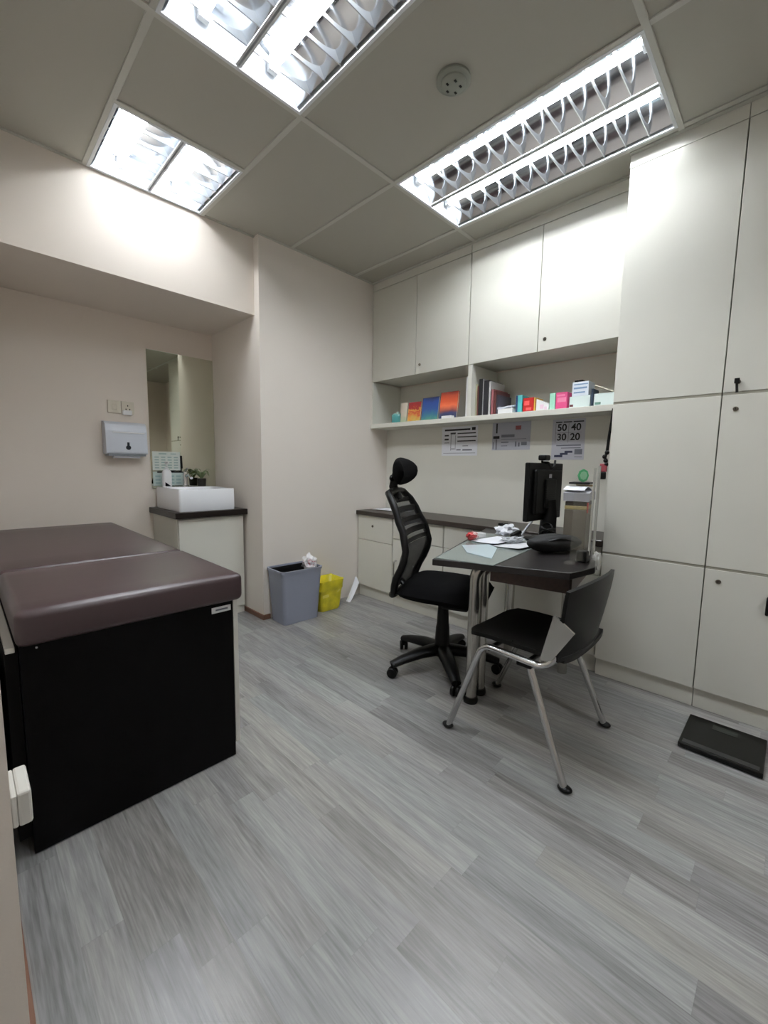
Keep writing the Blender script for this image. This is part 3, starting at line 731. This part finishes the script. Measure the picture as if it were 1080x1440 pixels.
for sgn, xf, xr, xs in ((-1, 1.455, 1.448, 1.452), (1, 1.935, 1.962, 1.885)):
    ft = (xf, 1.008, .012); rt = (xr, .502, .012)
    if sgn > 0: ft = (1.925, 1.035, .012); rt = (1.962, .528, .012)
    m = MB(); m.tube(fillet([ft, (xs, .855, .432), (xs + .01 * -sgn * -1, .60, .428), (xs - sgn * (.004 if sgn < 0 else .045), .558, .47), (xs - sgn * (.01 if sgn < 0 else .08), .54, .55)], .05, 6), .0125, 12, flat=1.25)
    l = m.build('leg', M_CHROME, t, True)
    MB().blob((ft[0] + .0, ft[1] + .004, .011), (.02, .026, .011), 0).build('foot_cap', M_BLACK, l, True)
    m = MB(); m.tube([rt, (xs - sgn * .012, .665, .42)], .0125, 12, flat=1.25); l = m.build('leg', M_CHROME, t, True)
    MB().blob((rt[0], rt[1] - .004, .011), (.02, .026, .011), 0).build('foot_cap', M_BLACK, l, True)
    xk = 1.447 if sgn < 0 else 1.81
    m = MB(); m.grid(lambda u, v: (xk - (.045 * u if sgn < 0 else 0), .605 - (.085 if sgn < 0 else .045) * u + (.014 + .022 * u) * (v - .5) * 2 * (1 if sgn < 0 else .4), .432 + (0 if sgn < 0 else .035) + (.19 if sgn < 0 else .06) * u + (.004 + .02 * u) * (v - .5) * 2), 8, 4, .006)
    m.build('side_bracket', M_SATIN, t, True)
    B(xs - .018, xs + .018, .64, .70, .405, .428, .005).build('leg_clamp', M_BLACK, t)
m = MB(); m.tube([(1.46, .67, .415), (1.91, .67, .415)], .01, 10); m.tube([(1.46, .83, .418), (1.91, .83, .418)], .01, 10); m.build('cross_rail', M_BLACK, t, True)

# ------------------------------------------------------------------ things on the desk
Z = ZDK
M_SHEET = mat_clear('grey_green_clear_mat', (150, 160, 156), .72, .08)
o = MB().prism([(1.434, 1.092), (1.50, .85), (1.98, .905), (2.30, 1.12), (2.20, 1.335)], Z + .0003, Z + .0035).build('desk_mat', M_SHEET); tag(o, 'clear grey-green desk mat covering the free end of the desk', 'desk mat')
Z += .0038
o = MB().prism([(1.765, 1.18), (1.89, 1.098), (1.835, 1.022), (1.60, .915), (1.63, 1.062)], Z + .0003, Z + .002).build('plastic_wallet', mat('pale_blue_plastic', (186, 204, 210), .2)); tag(o, 'pale blue plastic wallet lying on the desk mat', 'wallet')
o = MB().grid(lambda u, v: (1.90 + .24 * u - .02 * v, 1.215 - .02 * u - .17 * v, Z + .0035 + .012 * u * u * v + .01 * v * v * v), 8, 8, .0012).build('paper_sheet', M_PAPER, None, True); tag(o, 'white paper with a curled edge beside the blue plastic wallet', 'paper')
o = MB().grid(lambda u, v: (1.86 + .20 * u, 1.06 - .14 * v - .02 * u, Z + .003 + .02 * max(0, u - .7) ** 2 + .006 * v * v), 8, 8, .001).build('paper_sheet', mat('off_white_leaflet', (206, 208, 212), .6), None, True); tag(o, 'off-white leaflet on the desk mat in front of the crumpled tissue', 'paper')
M_CANDY = mat_ramp('red_and_white_print', [(0, (160, 40, 40)), (.4, (150, 50, 52)), (.5, (226, 214, 206)), (.6, (140, 60, 60)), (.75, (225, 216, 210)), (1, (120, 40, 44))], 'X', -.04, .04, 2.2, 45)
o = MB().blob((1.925, 1.222, Z + .026), (.036, .03, .023), .35, 3, 3, 5).build('sweet_packet', M_CANDY, None, True); tag(o, 'small crumpled red and white packet on the desk mat', 'packet')
o = MB().blob((2.20, 1.17, Z + .036), (.075, .055, .032), .6, 2.4, 4, 8).build('crumpled_tissue', M_PAPER, None, True); tag(o, 'crumpled white tissue on the desk before the monitor', 'tissue')
o = MB().blob((2.075, 1.245, Z + .017), (.03, .026, .015), .2, 2, 3, 4).build('tape_roll', M_WHITE, None, True)
bpy.data.objects.remove(o)
o = MB().lathe([(.014, Z + .001), (.03, Z + .001), (.03, Z + .022), (.014, Z + .022), (.014, Z + .001)], (2.07, 1.262, 0), 24).build('tape_roll', M_WHITE, None, True); tag(o, 'white roll of tape on the desk mat near the worktop', 'tape')
t = thing('stapler', 'small black and silver stapler leaning on the crumpled tissue', 'stapler', (2.13, 1.07, Z))
B(2.08, 2.17, 1.06, 1.085, Z + .002, Z + .012, .003).build('base', M_BLACK, t)
B(2.078, 2.165, 1.058, 1.087, Z + .026, Z + .046, .006, rot=Matrix.Rotation(-.16, 3, 'Y')).build('arm', M_BLACK, t)
B(2.08, 2.168, 1.063, 1.082, Z + .012, Z + .027, .002, rot=Matrix.Rotation(-.12, 3, 'Y')).build('magazine', M_SATIN, t)
t = thing('binder_clip', 'black binder clip resting on the crumpled tissue', 'clip', (2.18, 1.20, Z + .06))
MB().prism([(2.155, 1.185), (2.21, 1.17), (2.215, 1.19), (2.16, 1.205)], Z + .062, Z + .078, .003).build('clamp', M_BLACK, t)
MB().tube(fillet([(2.17, 1.18, Z + .076), (2.18, 1.15, Z + .085), (2.20, 1.175, Z + .078)], .01), .0015, 6).build('wire_arm', M_SATIN, t)
o = B(2.225, 2.29, 1.105, 1.15, Z + .001, Z + .03, .008).build('mouse', M_WHITE, None, True); tag(o, 'white computer mouse beside the crumpled tissue', 'mouse')
o = MB().tube([(2.20, 1.085, Z + .012), (2.30, 1.06, Z + .105)], .007, 10).build('pen', M_GREY, None, True); tag(o, 'grey pen tilted up in front of the monitor foot', 'pen')
o = MB().blob((2.03, 1.045, Z + .015), (.06, .045, .014), .8, 3.2, 4, 21).build('plastic_wrap', mat_clear('crinkled_clear_plastic', (196, 200, 204), .6, .15), None, True); tag(o, 'crinkled clear plastic wrap in front of the crumpled tissue', 'plastic wrap')
Z = ZDK
pts = []
for i in range(90):
    a = i * .42; rr = .045 + .018 * math.sin(i * .31)
    pts.append((2.17 + rr * 1.2 * math.cos(a), .925 + rr * .6 * math.sin(a), Z + .008 + .105 * (.5 + .5 * math.sin(i * .17 + 1)) * (i / 90) ** .5))
o = MB().tube(pts, .0055, 8).build('cable_coil', M_BLACK, None, True); tag(o, 'coil of black cable at the foot of the monitor', 'cable')
# monitor
t = thing('computer_monitor', 'black computer monitor seen from behind at the worktop end of the desk', 'monitor', (2.262, .992, Z), math.radians(-3))
m = MB(); m.lathe([(0, .001), (.095, .001), (.095, .010), (.08, .016), (0, .018)], (0, 0, 0), 28); m.build('stand_base', M_BLACK, t, True, local=True)
m = MB(); m.tube([(0, -.03, .01), (0, -.035, .14), (0, -.02, .22)], [.05, .045, .05], 12, flat=.5); m.build('stand_neck', M_BLACK, t, True, local=True)
R = Matrix.Rotation(math.radians(5), 3, 'X')
m = MB(); m.box(-.19, .19, -.012, .016, .115, .425, .006, 2); m.box(-.15, .15, -.032, -.010, .15, .39, .012, 2); m.box(-.06, .06, -.042, -.03, .18, .34, .008)
m.build('screen_housing', M_BLACK, t, local=True)
B(-.178, .178, .0162, .0175, .13, .412).build('screen', mat('dark_screen', (12, 14, 18), .1), t, local=True)
B(-.015, .015, -.0335, -.032, .345, .365, .001).build('logo_badge', M_GREY, t, local=True)
m = MB()
for i in range(5): m.box(-.06, .06, -.0435, -.0415, .235 + i * .012, .239 + i * .012)
m.build('vent_slots', mat('dark_slot', (8, 8, 8), .6), t, local=True)
t = thing('webcam', 'black webcam clipped on top of the monitor', 'webcam', (2.245, .985, Z + .4262), math.radians(-3))
m = MB(); m.box(-.045, .015, -.022, .022, .012, .042, .008, 3); m.build('camera_body', M_BLACK, t, local=True)
m = MB(); m.lathe([(.010, 0), (.010, .006), (0, .007)], (-.015, .022, .027), 14, Matrix.Rotation(-PI / 2, 3, 'X')); m.build('lens', MATS['dark_screen'], t, True, local=True)
m = MB(); m.tube(fillet([(0, .018, .012), (0, .02, .002), (0, -.018, .002), (0, -.036, -.03), (.03, -.036, -.02), (.07, -.02, .012)], .01), .006, 8); m.build('clip', M_BLACK, t, True, local=True)
# pouch
t = thing('zip_pouch', 'black padded pouch lying on the desk in front of the document organiser', 'pouch', (1.965, .800, Z), math.radians(-33))
m = MB(); m.blob((0, 0, .045), (.135, .058, .044), .12, 1.6, 4, 3); m.build('pouch_body', mat('black_padded_cloth', (11, 11, 12), .75, bump=.3, bscale=60), t, True, local=True)
m = MB(); m.tube([(.122 * math.cos(a), .05 * math.sin(a), .06 + .012 * math.sin(a * 3)) for a in [i * PI / 16 - PI for i in range(17)]], .005, 8); m.build('zip', M_BLACK, t, True, local=True)
# document organiser and what lies on it
OX, OY = 2.175, .772
t = thing('document_organiser', 'tall grey-brown document organiser standing beside the tall cupboard', 'organiser', (OX, OY, Z), math.radians(10))
m = MB(); m.box(-.085, .085, -.05, .05, .002, .20, .004); m.build('body', M_ORGANISER, t, local=True)
B(-.083, .083, -.048, .048, .218, .238, .003).build('lid', mat('dark_brown_lid', (44, 36, 30), .4), t, local=True)
B(-.085, .085, -.05, .05, .2, .218, .003).build('trim_band', mat('tan_band', (150, 136, 92), .45), t, local=True)
B(-.078, -.05, -.0525, -.048, .185, .235, .001).build('red_sticker', mat('red_sticker', (176, 40, 36), .5), t, local=True)
B(.02, .07, -.052, -.049, .03, .17, .001).build('file_spine', mat('dark_panel', (46, 42, 38), .4), t, local=True)
zt = Z + .2385
t = thing('folder', 'grey-lavender document folder on top of the organiser', 'folder', (OX, OY, zt), math.radians(10))
MB().grid(lambda u, v: (-.10 + .19 * u, -.06 + .115 * v, .042 + .010 * math.sin(u * PI)), 10, 4, .040).build('cover', M_GREY, t, True, local=True)
o = MB().grid(lambda u, v: (OX - .095 + .17 * u, OY - .055 + .02 * u + .10 * v, zt + .056 + .016 * math.sin(u * 3.6)), 10, 4, .002).build('paper_sheet', M_PAPER, None, True); tag(o, 'loose white sheets bulging on top of the grey-lavender folder', 'paper')
o = MB().grid(lambda u, v: (OX + .0 + .085 * u, OY - .06 + .015 * u + .08 * v, zt + .081 - .006 * u), 6, 4, .006).build('brown_envelope', mat('kraft_paper', (168, 148, 112), .7), None, True); tag(o, 'brown envelope between the white sheets and black clipboard', 'envelope')
o = B(OX - .04, OX + .09, OY - .045, OY + .05, zt + .083, zt + .092, .002, rz=.18).build('clipboard', M_BLACK, None); tag(o, 'thin black clipboard on top of the pile on the organiser', 'clipboard')
t = thing('round_tag', 'green octagonal tag standing on the pile beside the cupboard', 'tag', (OX + .03, OY, zt + .0925))
R = Matrix.Rotation(-.5, 3, 'Z') @ Matrix.Rotation(PI / 2, 3, 'X')
MB().lathe([(.033, 0), (.033, .004), (0, .004)], (OX + .03, OY, zt + .1245), 8, R).build('disc', mat('green_card', (84, 176, 120), .5), t)
MB().lathe([(.022, .0042), (.022, .005), (0, .005)], (OX + .03, OY, zt + .1245), 8, R).build('disc_print', mat('light_green_card', (150, 206, 166), .5), t)
# acrylic screen
t = thing('acrylic_screen', 'clear acrylic screen standing on the desk edge nearest the cupboard', 'screen', (1.86, .64, Z))
M_GREYP = mat('frosted_acrylic_edge', (176, 176, 168), .25)
M_ACR = mat_clear('clear_acrylic', (190, 190, 176), .1, .04)
pq = [Vector((1.755, .643)), Vector((1.872, .612))]; dv = (pq[1] - pq[0]).normalized(); nv = Vector((-dv.y, dv.x)) * .002
MB().prism([(pq[0] - nv)[:], (pq[1] - nv)[:], (pq[1] + nv)[:], (pq[0] + nv)[:]], Z + .012, Z + .30).build('panel', M_ACR, t)
pz = Vector((1.90, .602))
MB().tube([(pz.x - .03, pz.y + .008, Z + .03), (pz.x - .022, pz.y + .008, Z + .40)], .0045, 10).build('post', M_GREYP, t, True)
MB().tube([(pz.x, pz.y, Z + .03), (pz.x + .008, pz.y, Z + .41)], .0055, 10).build('post', M_GREYP, t, True)
B(1.835, 1.895, .608, .65, Z, Z + .05, .006).build('foot_clamp', M_BLACK, t)
B(1.75, 1.785, .632, .667, Z, Z + .012, .003).build('foot_clamp', M_ACR, t)
o = MB().blob((1.957, .604, Z - .012), (.03, .022, .045), .35, 3, 3, 12).build('plastic_bag', mat_clear('cloudy_plastic', (206, 206, 200), .55, .2), None, True); tag(o, 'small cloudy plastic bag hanging over the desk edge by the acrylic screen', 'bag')
# lanyard hanging from the shelf end
t = thing('lanyard', 'black lanyard with a red tag hanging beside the tall cupboard', 'lanyard', (2.50, .755, ZS0))
P = [(2.50, .742, ZS0), (2.50, .745, 1.40), (2.497, .752, 1.33), (2.495, .756, 1.25), (2.492, .762, 1.20)]
MB().tube(P, [.006, .008, .007, .008, .005], 8).build('strap', M_BLACK, t, True)
m = MB()
for i in range(5): m.blob((2.492 + .004 * ((i * 7) % 3 - 1), .76 + .006 * ((i * 5) % 3 - 1), 1.235 - i * .022), (.012, .012, .013), .2, 2, 2, i)
m.build('keys', M_BLACK, t, True)
B(2.478, 2.492, .748, .784, 1.13, 1.175, .004).build('red_tag', mat('dark_red_tag', (150, 62, 70), .5), t)
B(2.478, 2.49, .75, .782, 1.09, 1.13, .006).build('key_fob', M_BLACK, t)

# ------------------------------------------------------------------ things on the worktop
o = MB().grid(lambda u, v: (2.58 + .17 * u, 2.36 + .33 * v, .7605 + .006 * math.sin(v * 3)), 4, 8, .0015).build('paper_sheet', M_PAPER, None, True); tag(o, 'white papers on the worktop corner against the pier', 'paper')

# ------------------------------------------------------------------ shelf contents
def sbox(name, label, cat, y0, y1, zt, m, depth=.11, xf=2.66, z0=ZS1 + .0005, group=None, lid=None, rot=0):
    o = B(xf, xf + depth, min(y0, y1), max(y0, y1), z0, zt, .0015, 1, rz=rot).build(name, m); tag(o, label, cat, group); return o
def book(label, y0, y1, zt, m, th=.018, xf=2.66, lean=.12, group=None):
    """book standing face out, leaning back a little"""
    y0, y1 = min(y0, y1), max(y0, y1); z0 = ZS1 + .0005
    t = thing('book', label, 'book', (xf, (y0 + y1) / 2, z0), 0, group)
    hh = zt - z0; w = y1 - y0
    R = Matrix.Rotation(lean, 3, 'Y')
    def bx(a, b, c, d, e, f): return B(a, b, c, d, e, f, .0008, 1)
    f = bx(0, .002, -w / 2, w / 2, 0, hh); f.box(th - .002, th, -w / 2, w / 2, 0, hh); f.box(0, th, w / 2 - .002, w / 2, 0, hh)
    f.rotate(lean, 'Y'); f.move((0, 0, .0025)); f.build('cover', m, t, local=True)
    g = bx(.002, th - .002, -w / 2 + .003, w / 2 - .002, .002, hh - .003); g.rotate(lean, 'Y'); g.move((0, 0, .0025)); g.build('pages', M_CREAM, t, local=True)
    return t
t = thing('candle_jar', 'small teal glass jar with a pale lid at the pier end of the shelf', 'jar', (2.68, 2.50, ZS1))
MB().lathe([(.05, ZS1 + .0005), (.054, ZS1 + .006), (.054, ZS1 + .07), (.05, ZS1 + .078), (0, ZS1 + .078)], (2.70, 2.502, 0), 24).build('jar_body', mat('teal_glass', (72, 146, 146), .2), t, True)
MB().lathe([(.04, ZS1 + .078), (.04, ZS1 + .088), (.012, ZS1 + .09), (.012, ZS1 + .102), (0, ZS1 + .104)], (2.70, 2.502, 0), 20).build('jar_lid', mat('pale_teal_lid', (176, 206, 196), .3), t, True)
book('pale cream and green card standing between the teal jar and the red book', 2.44, 2.375, 1.672, mat_ramp('cream_green', [(0, (150, 176, 140)), (.35, (206, 196, 178)), (1, (214, 204, 190))], 'Z', 0, .17, .3, 30), th=.006)
BG = 'books standing face out on the shelf'
book('red and yellow patterned book standing face out, smallest of the three books', 2.36, 2.228, 1.668, mat_ramp('red_yellow_cover', [(0, (196, 178, 90)), (.3, (206, 140, 60)), (.5, (190, 50, 36)), (.6, (214, 168, 70)), (.72, (160, 30, 34)), (1, (140, 28, 36))], 'Z', 0, .16, .9, 32), th=.016, group=BG)
book('blue and teal covered book standing face out between red and orange books', 2.212, 2.05, 1.690, mat_ramp('blue_cover', [(0, (86, 150, 120)), (.25, (50, 110, 130)), (.45, (36, 74, 140)), (.8, (34, 66, 136)), (1, (24, 34, 78))], 'Z', 0, .18, .45, 16), th=.016, group=BG)
book('orange sunset covered book with a dark blue foot, tallest face-out book', 2.033, 1.872, 1.714, mat_ramp('sunset_cover', [(0, (30, 34, 66)), (.24, (44, 56, 96)), (.32, (120, 62, 60)), (.5, (226, 110, 70)), (.65, (206, 84, 44)), (.9, (176, 66, 34)), (1, (130, 42, 30))], 'Z', 0, .2, .22, 12), th=.018, group=BG)
o = B(2.615, 2.655, 1.885, 1.975, ZS1 + .0005, ZS1 + .022, .002).build('card_stack', M_WHITE); tag(o, 'small white stack of cards in front of the orange book', 'cards')
sbox('ring_binder', 'slim white binder standing against the shelf divider', 'binder', 1.776, 1.792, 1.80, M_WHITE, .2)
GB = 'books standing spine out by the shelf divider'
def vbook(label, y0, y1, zt, col, depth=.19, xf=2.655):
    y0, y1 = min(y0, y1), max(y0, y1)
    t = thing('book', label, 'book', (xf, (y0 + y1) / 2, ZS1 + .0005), 0, GB); w = y1 - y0; hh = zt - ZS1
    nm = 'spine_%d_%d_%d' % col
    m = B(0, depth, -w / 2, -w / 2 + .0018, 0, hh); m.box(0, depth, w / 2 - .0018, w / 2, 0, hh); m.box(0, .002, -w / 2, w / 2, 0, hh); m.build('cover', mat(nm, col, .45), t, local=True)
    B(.003, depth - .004, -w / 2 + .002, w / 2 - .002, .002, hh - .004).build('pages', M_CREAM, t, local=True)
    return t
vbook('thin cream-green book touching the shelf divider', 1.704, 1.692, 1.735, (190, 190, 158))
vbook('brown-red spine beside the thin cream-green book', 1.691, 1.679, 1.72, (116, 70, 60))
vbook('thick black book, tallest of the spine-out row, left of the white spine', 1.678, 1.648, 1.768, (20, 20, 24))
vbook('narrow white spine squeezed between the two black books', 1.647, 1.640, 1.765, (206, 206, 208))
vbook('second thick black book, right of the narrow white spine', 1.638, 1.600, 1.752, (26, 25, 32))
vbook('pale grey book beside the second black book', 1.599, 1.582, 1.742, (188, 186, 186))
vbook('dusky pink book leaning side of the row', 1.578, 1.556, 1.685, (142, 84, 88))
vbook('dark red-brown low book beside the dusky pink one', 1.554, 1.538, 1.672, (104, 52, 50))
vbook('dark slate book, lowest and last of the spine-out row', 1.536, 1.526, 1.645, (70, 68, 78))
sbox('carton', 'low white carton under loose papers, beside the spine-out books', 'box', 1.52, 1.412, 1.545, M_WHITE, .14, 2.65)
o = MB().grid(lambda u, v: (2.648 + .14 * u, 1.413 + .11 * v, 1.558 + .024 * u + .004 * math.sin(v * 6)), 6, 6, .012).build('paper_stack', mat('lavender_white_paper', (204, 208, 222), .7), None, True); tag(o, 'loose lavender-white papers on top of the low white carton', 'papers')
BX = 'medicine boxes on the shelf'
def pbox(label, y0, y1, zt, m, z0=ZS1 + .0005, depth=.10, xf=2.66, art=None, rz=0):
    y0, y1 = min(y0, y1), max(y0, y1)
    t = thing('medicine_box', label, 'box', (xf, (y0 + y1) / 2, z0), 0, BX); w = y1 - y0
    B(0, depth, -w / 2, w / 2, 0, zt - z0, .001, 1).rotate(rz).build('carton', m, t, local=True)
    if art:
        a = MB()
        for (p0, p1, q0, q1) in art[0]: a.box(-.0006, .0002, w * (.5 - p1), w * (.5 - p0), (zt - z0) * q0, (zt - z0) * q1)
        a.rotate(rz).build('carton_print', art[1], t, local=True)
    return t
pbox('teal box with a navy side, left of the red box', 1.392, 1.348, 1.624, mat('teal_carton', (82, 176, 178), .45), art=([(0, .3, 0, 1)], mat('navy_carton', (40, 62, 104), .45)))
pbox('red box with a pale red circle, between teal and white boxes', 1.341, 1.268, 1.602, mat('red_carton', (176, 28, 26), .4), art=([(.12, .6, .5, .8), (.3, .8, .15, .35)], mat('pale_red_print', (226, 92, 92), .45)))
pbox('narrow yellow and brown box right of the red box', 1.266, 1.25, 1.598, mat('yellow_carton', (214, 170, 74), .45), art=([(.6, 1, 0, 1)], mat('brown_print', (120, 88, 40), .5)))
t = thing('medicine_box', 'white wedge-topped box with faint pink print', 'box', (2.66, 1.208, ZS1), 0, BX)
m = MB(); pts = [(0, 0), (.082, 0), (.082, .082), (0, .045)]
A = [m.bm.verts.new((2.66, 1.167 + p[0], ZS1 + .0005 + p[1])) for p in pts]; Bv = [m.bm.verts.new((2.76, 1.167 + p[0], ZS1 + .0005 + p[1])) for p in pts]
m.bm.faces.new(A); m.bm.faces.new(Bv[::-1])
for i in range(4): m.bm.faces.new((A[i], A[(i + 1) % 4], Bv[(i + 1) % 4], Bv[i]))
m.build('carton', M_WHITE, t)
m = MB(); m.box(2.6594, 2.6602, 1.20, 1.225, ZS1 + .018, ZS1 + .045); m.box(2.6594, 2.6602, 1.178, 1.196, ZS1 + .012, ZS1 + .03); m.build('carton_print', mat('faint_pink', (226, 200, 216), .6), t)
pbox('mint green upright box beside the pink box', 1.163, 1.128, 1.614, mat('mint_carton', (160, 214, 190), .45))
pbox('bright pink upright box between mint and white boxes', 1.124, 1.054, 1.614, mat('pink_carton', (206, 72, 124), .45), art=([(.1, .8, .78, .88), (.15, .9, .45, .7)], mat('light_pink_print', (226, 130, 164), .5)))
M_PMINT = mat('pale_mint_carton', (212, 226, 224), .45)
pbox('pale mint white box under the blue-striped box, with a dark red mark', 1.04, .92, 1.580, M_PMINT, art=([(.03, .2, .18, .36)], mat('dark_red_mark', (92, 44, 48), .5)))
pbox('white and blue striped box stacked on the pale mint box', 1.027, .932, 1.664, mat('white_carton', (220, 228, 238), .4), z0=1.5805, art=([(.1, .8, .2, .3), (.1, .9, .5, .62), (.1, .95, .78, .86)], mat('blue_stripe_print', (124, 152, 184), .5)))
o = B(2.665, 2.73, .97, 1.02, 1.6645, 1.676, .003).build('tape_case', M_BLACK); tag(o, 'flat black case on top of the blue-striped box', 'case')
o = B(2.66, 2.75, .903, .915, ZS1 + .0005, 1.615, .001, 1).build('notebook', mat('navy_book', (28, 46, 66), .5)); tag(o, 'thin dark navy notebook between the two pale mint boxes', 'notebook')
pbox('pale mint box with a dark green mark, beside the tall cupboard', .898, .778, 1.583, M_PMINT, art=([(.05, .32, .18, .36)], mat('dark_green_mark', (84, 118, 104), .5)))
o = B(2.68, 2.78, .80, .91, 1.612, 1.618, .001, 1, rot=Matrix.Rotation(.42, 3, 'X')).build('leaflet', mat('ivory_card', (214, 206, 186), .6)); tag(o, 'ivory leaflet leaning on the boxes beside the tall cupboard', 'leaflet')

# ------------------------------------------------------------------ notices under the shelf
def sheet(name, label, y0, y1, z0, z1, m):
    t = thing(name, label, 'notice', (XR, (y0 + y1) / 2, z0), 0, 'printed notices under the shelf')
    B(XR - .002, XR - .0006, y1, y0, z0, z1).build('paper', m, t); return t
def ink(t, name, rects, y0, y1, z0, z1, m):
    a = MB()
    for (p0, p1, q0, q1) in rects: a.box(XR - .0026, XR - .0021, y0 + (y1 - y0) * p1, y0 + (y1 - y0) * p0, z0 + (z1 - z0) * q0, z0 + (z1 - z0) * q1)
    return a.build(name, m, t)
y0, y1, z0, z1 = 2.10, 1.765, 1.235, 1.462
t = sheet('wall_notice', 'white printed table notice under the shelf, nearest the office chair', y0, y1, z0, z1, M_PAPER)
ink(t, 'heading_print', [(.08, .8, .86, .92), (.84, .94, .85, .95), (.08, .2, .68, .73), (.08, .2, .54, .6)], y0, y1, z0, z1, M_INK)
ink(t, 'table_print', [(.45, .95, .74, .78), (.45, .97, .62, .66), (.45, .95, .48, .52), (.25, .4, .74, .8), (.08, .22, .44, .46)], y0, y1, z0, z1, mat('charcoal_ink', (62, 64, 68), .7))
ink(t, 'rule_lines', [(.26, .275, .18, .8), (.39, .4, .2, .7), (.05, .95, .08, .095), (.43, .55, .18, .22), (.6, .86, .17, .22), (.6, .75, .32, .345), (.28, .38, .22, .25)], y0, y1, z0, z1, M_INKG)
y0, y1, z0, z1 = 1.64, 1.345, 1.272, 1.469
t = sheet('wall_notice', 'grey printed notice with a dark stamp, middle of the three under the shelf', y0, y1, z0, z1, M_PAPERG)
ink(t, 'heading_print', [(.1, .14, .62, .98), (.03, .2, .42, .52)], y0, y1, z0, z1, M_INK)
ink(t, 'body_print', [(.25, .6, .46, .56), (.1, .14, .02, .4), (.25, .45, .26, .3), (.25, .42, .14, .17), (.62, .66, .12, .3), (.7, .74, .12, .26), (.78, .92, .16, .28), (.25, .9, .38, .4), (.02, .05, .05, .3)], y0, y1, z0, z1, M_INKG)
ink(t, 'red_print', [(.62, .76, .72, .86)], y0, y1, z0, z1, M_INKR)
y0, y1, z0, z1 = 1.193, .984, 1.203, 1.464
t = sheet('wall_notice', 'grey chart notice with large numbers 50 40 30 20, behind the monitor', y0, y1, z0, z1, mat('pale_grey_paper', (192, 193, 202), .7))
for txt, py, pz in (('50', .30, .79), ('40', .73, .79), ('30', .30, .555), ('20', .71, .555)):
    text_mesh('number_print', txt, .062, M_INK, t, (XR - .0024, y0 + (y1 - y0) * py, z0 + (z1 - z0) * pz), (PI / 2, 0, -PI / 2))
ink(t, 'heading_print', [(.1, .3, .915, .945), (.34, .6, .915, .945), (.64, .95, .915, .945)], y0, y1, z0, z1, mat('charcoal_ink', (62, 64, 68), .7))
ink(t, 'body_print', [(.5, .51, .42, .9), (.1, .9, .665, .672), (.1, .11, .42, .9), (.15, .9, .34, .37), (.3, .9, .28, .3), (.72, .95, .13, .26), (.72, .95, .06, .075)], y0, y1, z0, z1, M_INKG)
ink(t, 'marker_print', [(.42, .66, .17, .22), (.28, .52, .12, .17), (.1, .36, .06, .12)], y0, y1, z0, z1, mat('navy_ink', (48, 52, 76), .7))

# ------------------------------------------------------------------ floor scale
t = thing('floor_scale', 'flat black glass weighing scale on the floor by the cupboards', 'scale', (2.175, .135, 0))
B(2.033, 2.317, -.002, .264, .003, .024, .004, 2).build('platform', mat('black_glass', (10, 10, 9), .22, spec=.25), t)
B(2.045, 2.075, .01, .252, .0242, .0248).build('trim_strip', mat('dark_grey_strip', (34, 34, 33), .35), t)
B(2.24, 2.285, .09, .175, .0242, .0248).build('display', mat('lcd_display', (44, 48, 44), .15), t)
for a, b in ((2.06, .03), (2.06, .23), (2.29, .03), (2.29, .23)):
    MB().lathe([(.014, .0005), (.014, .004), (0, .004)], (a, b, 0), 12).build('foot', M_BLACK, t)

# ------------------------------------------------------------------ camera, world, view
cam = bpy.data.cameras.new('camera'); co = bpy.data.objects.new('camera', cam); COL.objects.link(co)
r = Vector((0.70195987, -0.71204817, 0.01548369)); u = Vector((0.06626435, 0.08694048, 0.99400724)); f = Vector((0.7091272, 0.69672717, -0.10821213))
co.matrix_world = Matrix(((r.x, u.x, -f.x, 0), (r.y, u.y, -f.y, 0), (r.z, u.z, -f.z, 1.1418), (0, 0, 0, 1)))
cam.sensor_fit = 'VERTICAL'; cam.sensor_height = 24.0; cam.lens = 590.3 / 1440 * 24.0; cam.clip_start = .02
S.camera = co
w = bpy.data.worlds.new('world'); S.world = w; w.use_nodes = True
w.node_tree.nodes['Background'].inputs['Color'].default_value = (.5, .52, .55, 1); w.node_tree.nodes['Background'].inputs['Strength'].default_value = .05
S.view_settings.view_transform = 'Standard'; S.view_settings.look = 'None'; S.view_settings.gamma = 1.0; S.view_settings.exposure = 0.76
try: S.view_settings.use_curve_mapping = False
except Exception: pass
S.cycles.use_denoising = True
S.cycles.max_bounces = 10; S.cycles.diffuse_bounces = 6; S.cycles.glossy_bounces = 4; S.cycles.transparent_max_bounces = 12
S.cycles.caustics_reflective = True; S.cycles.sample_clamp_indirect = 6.0
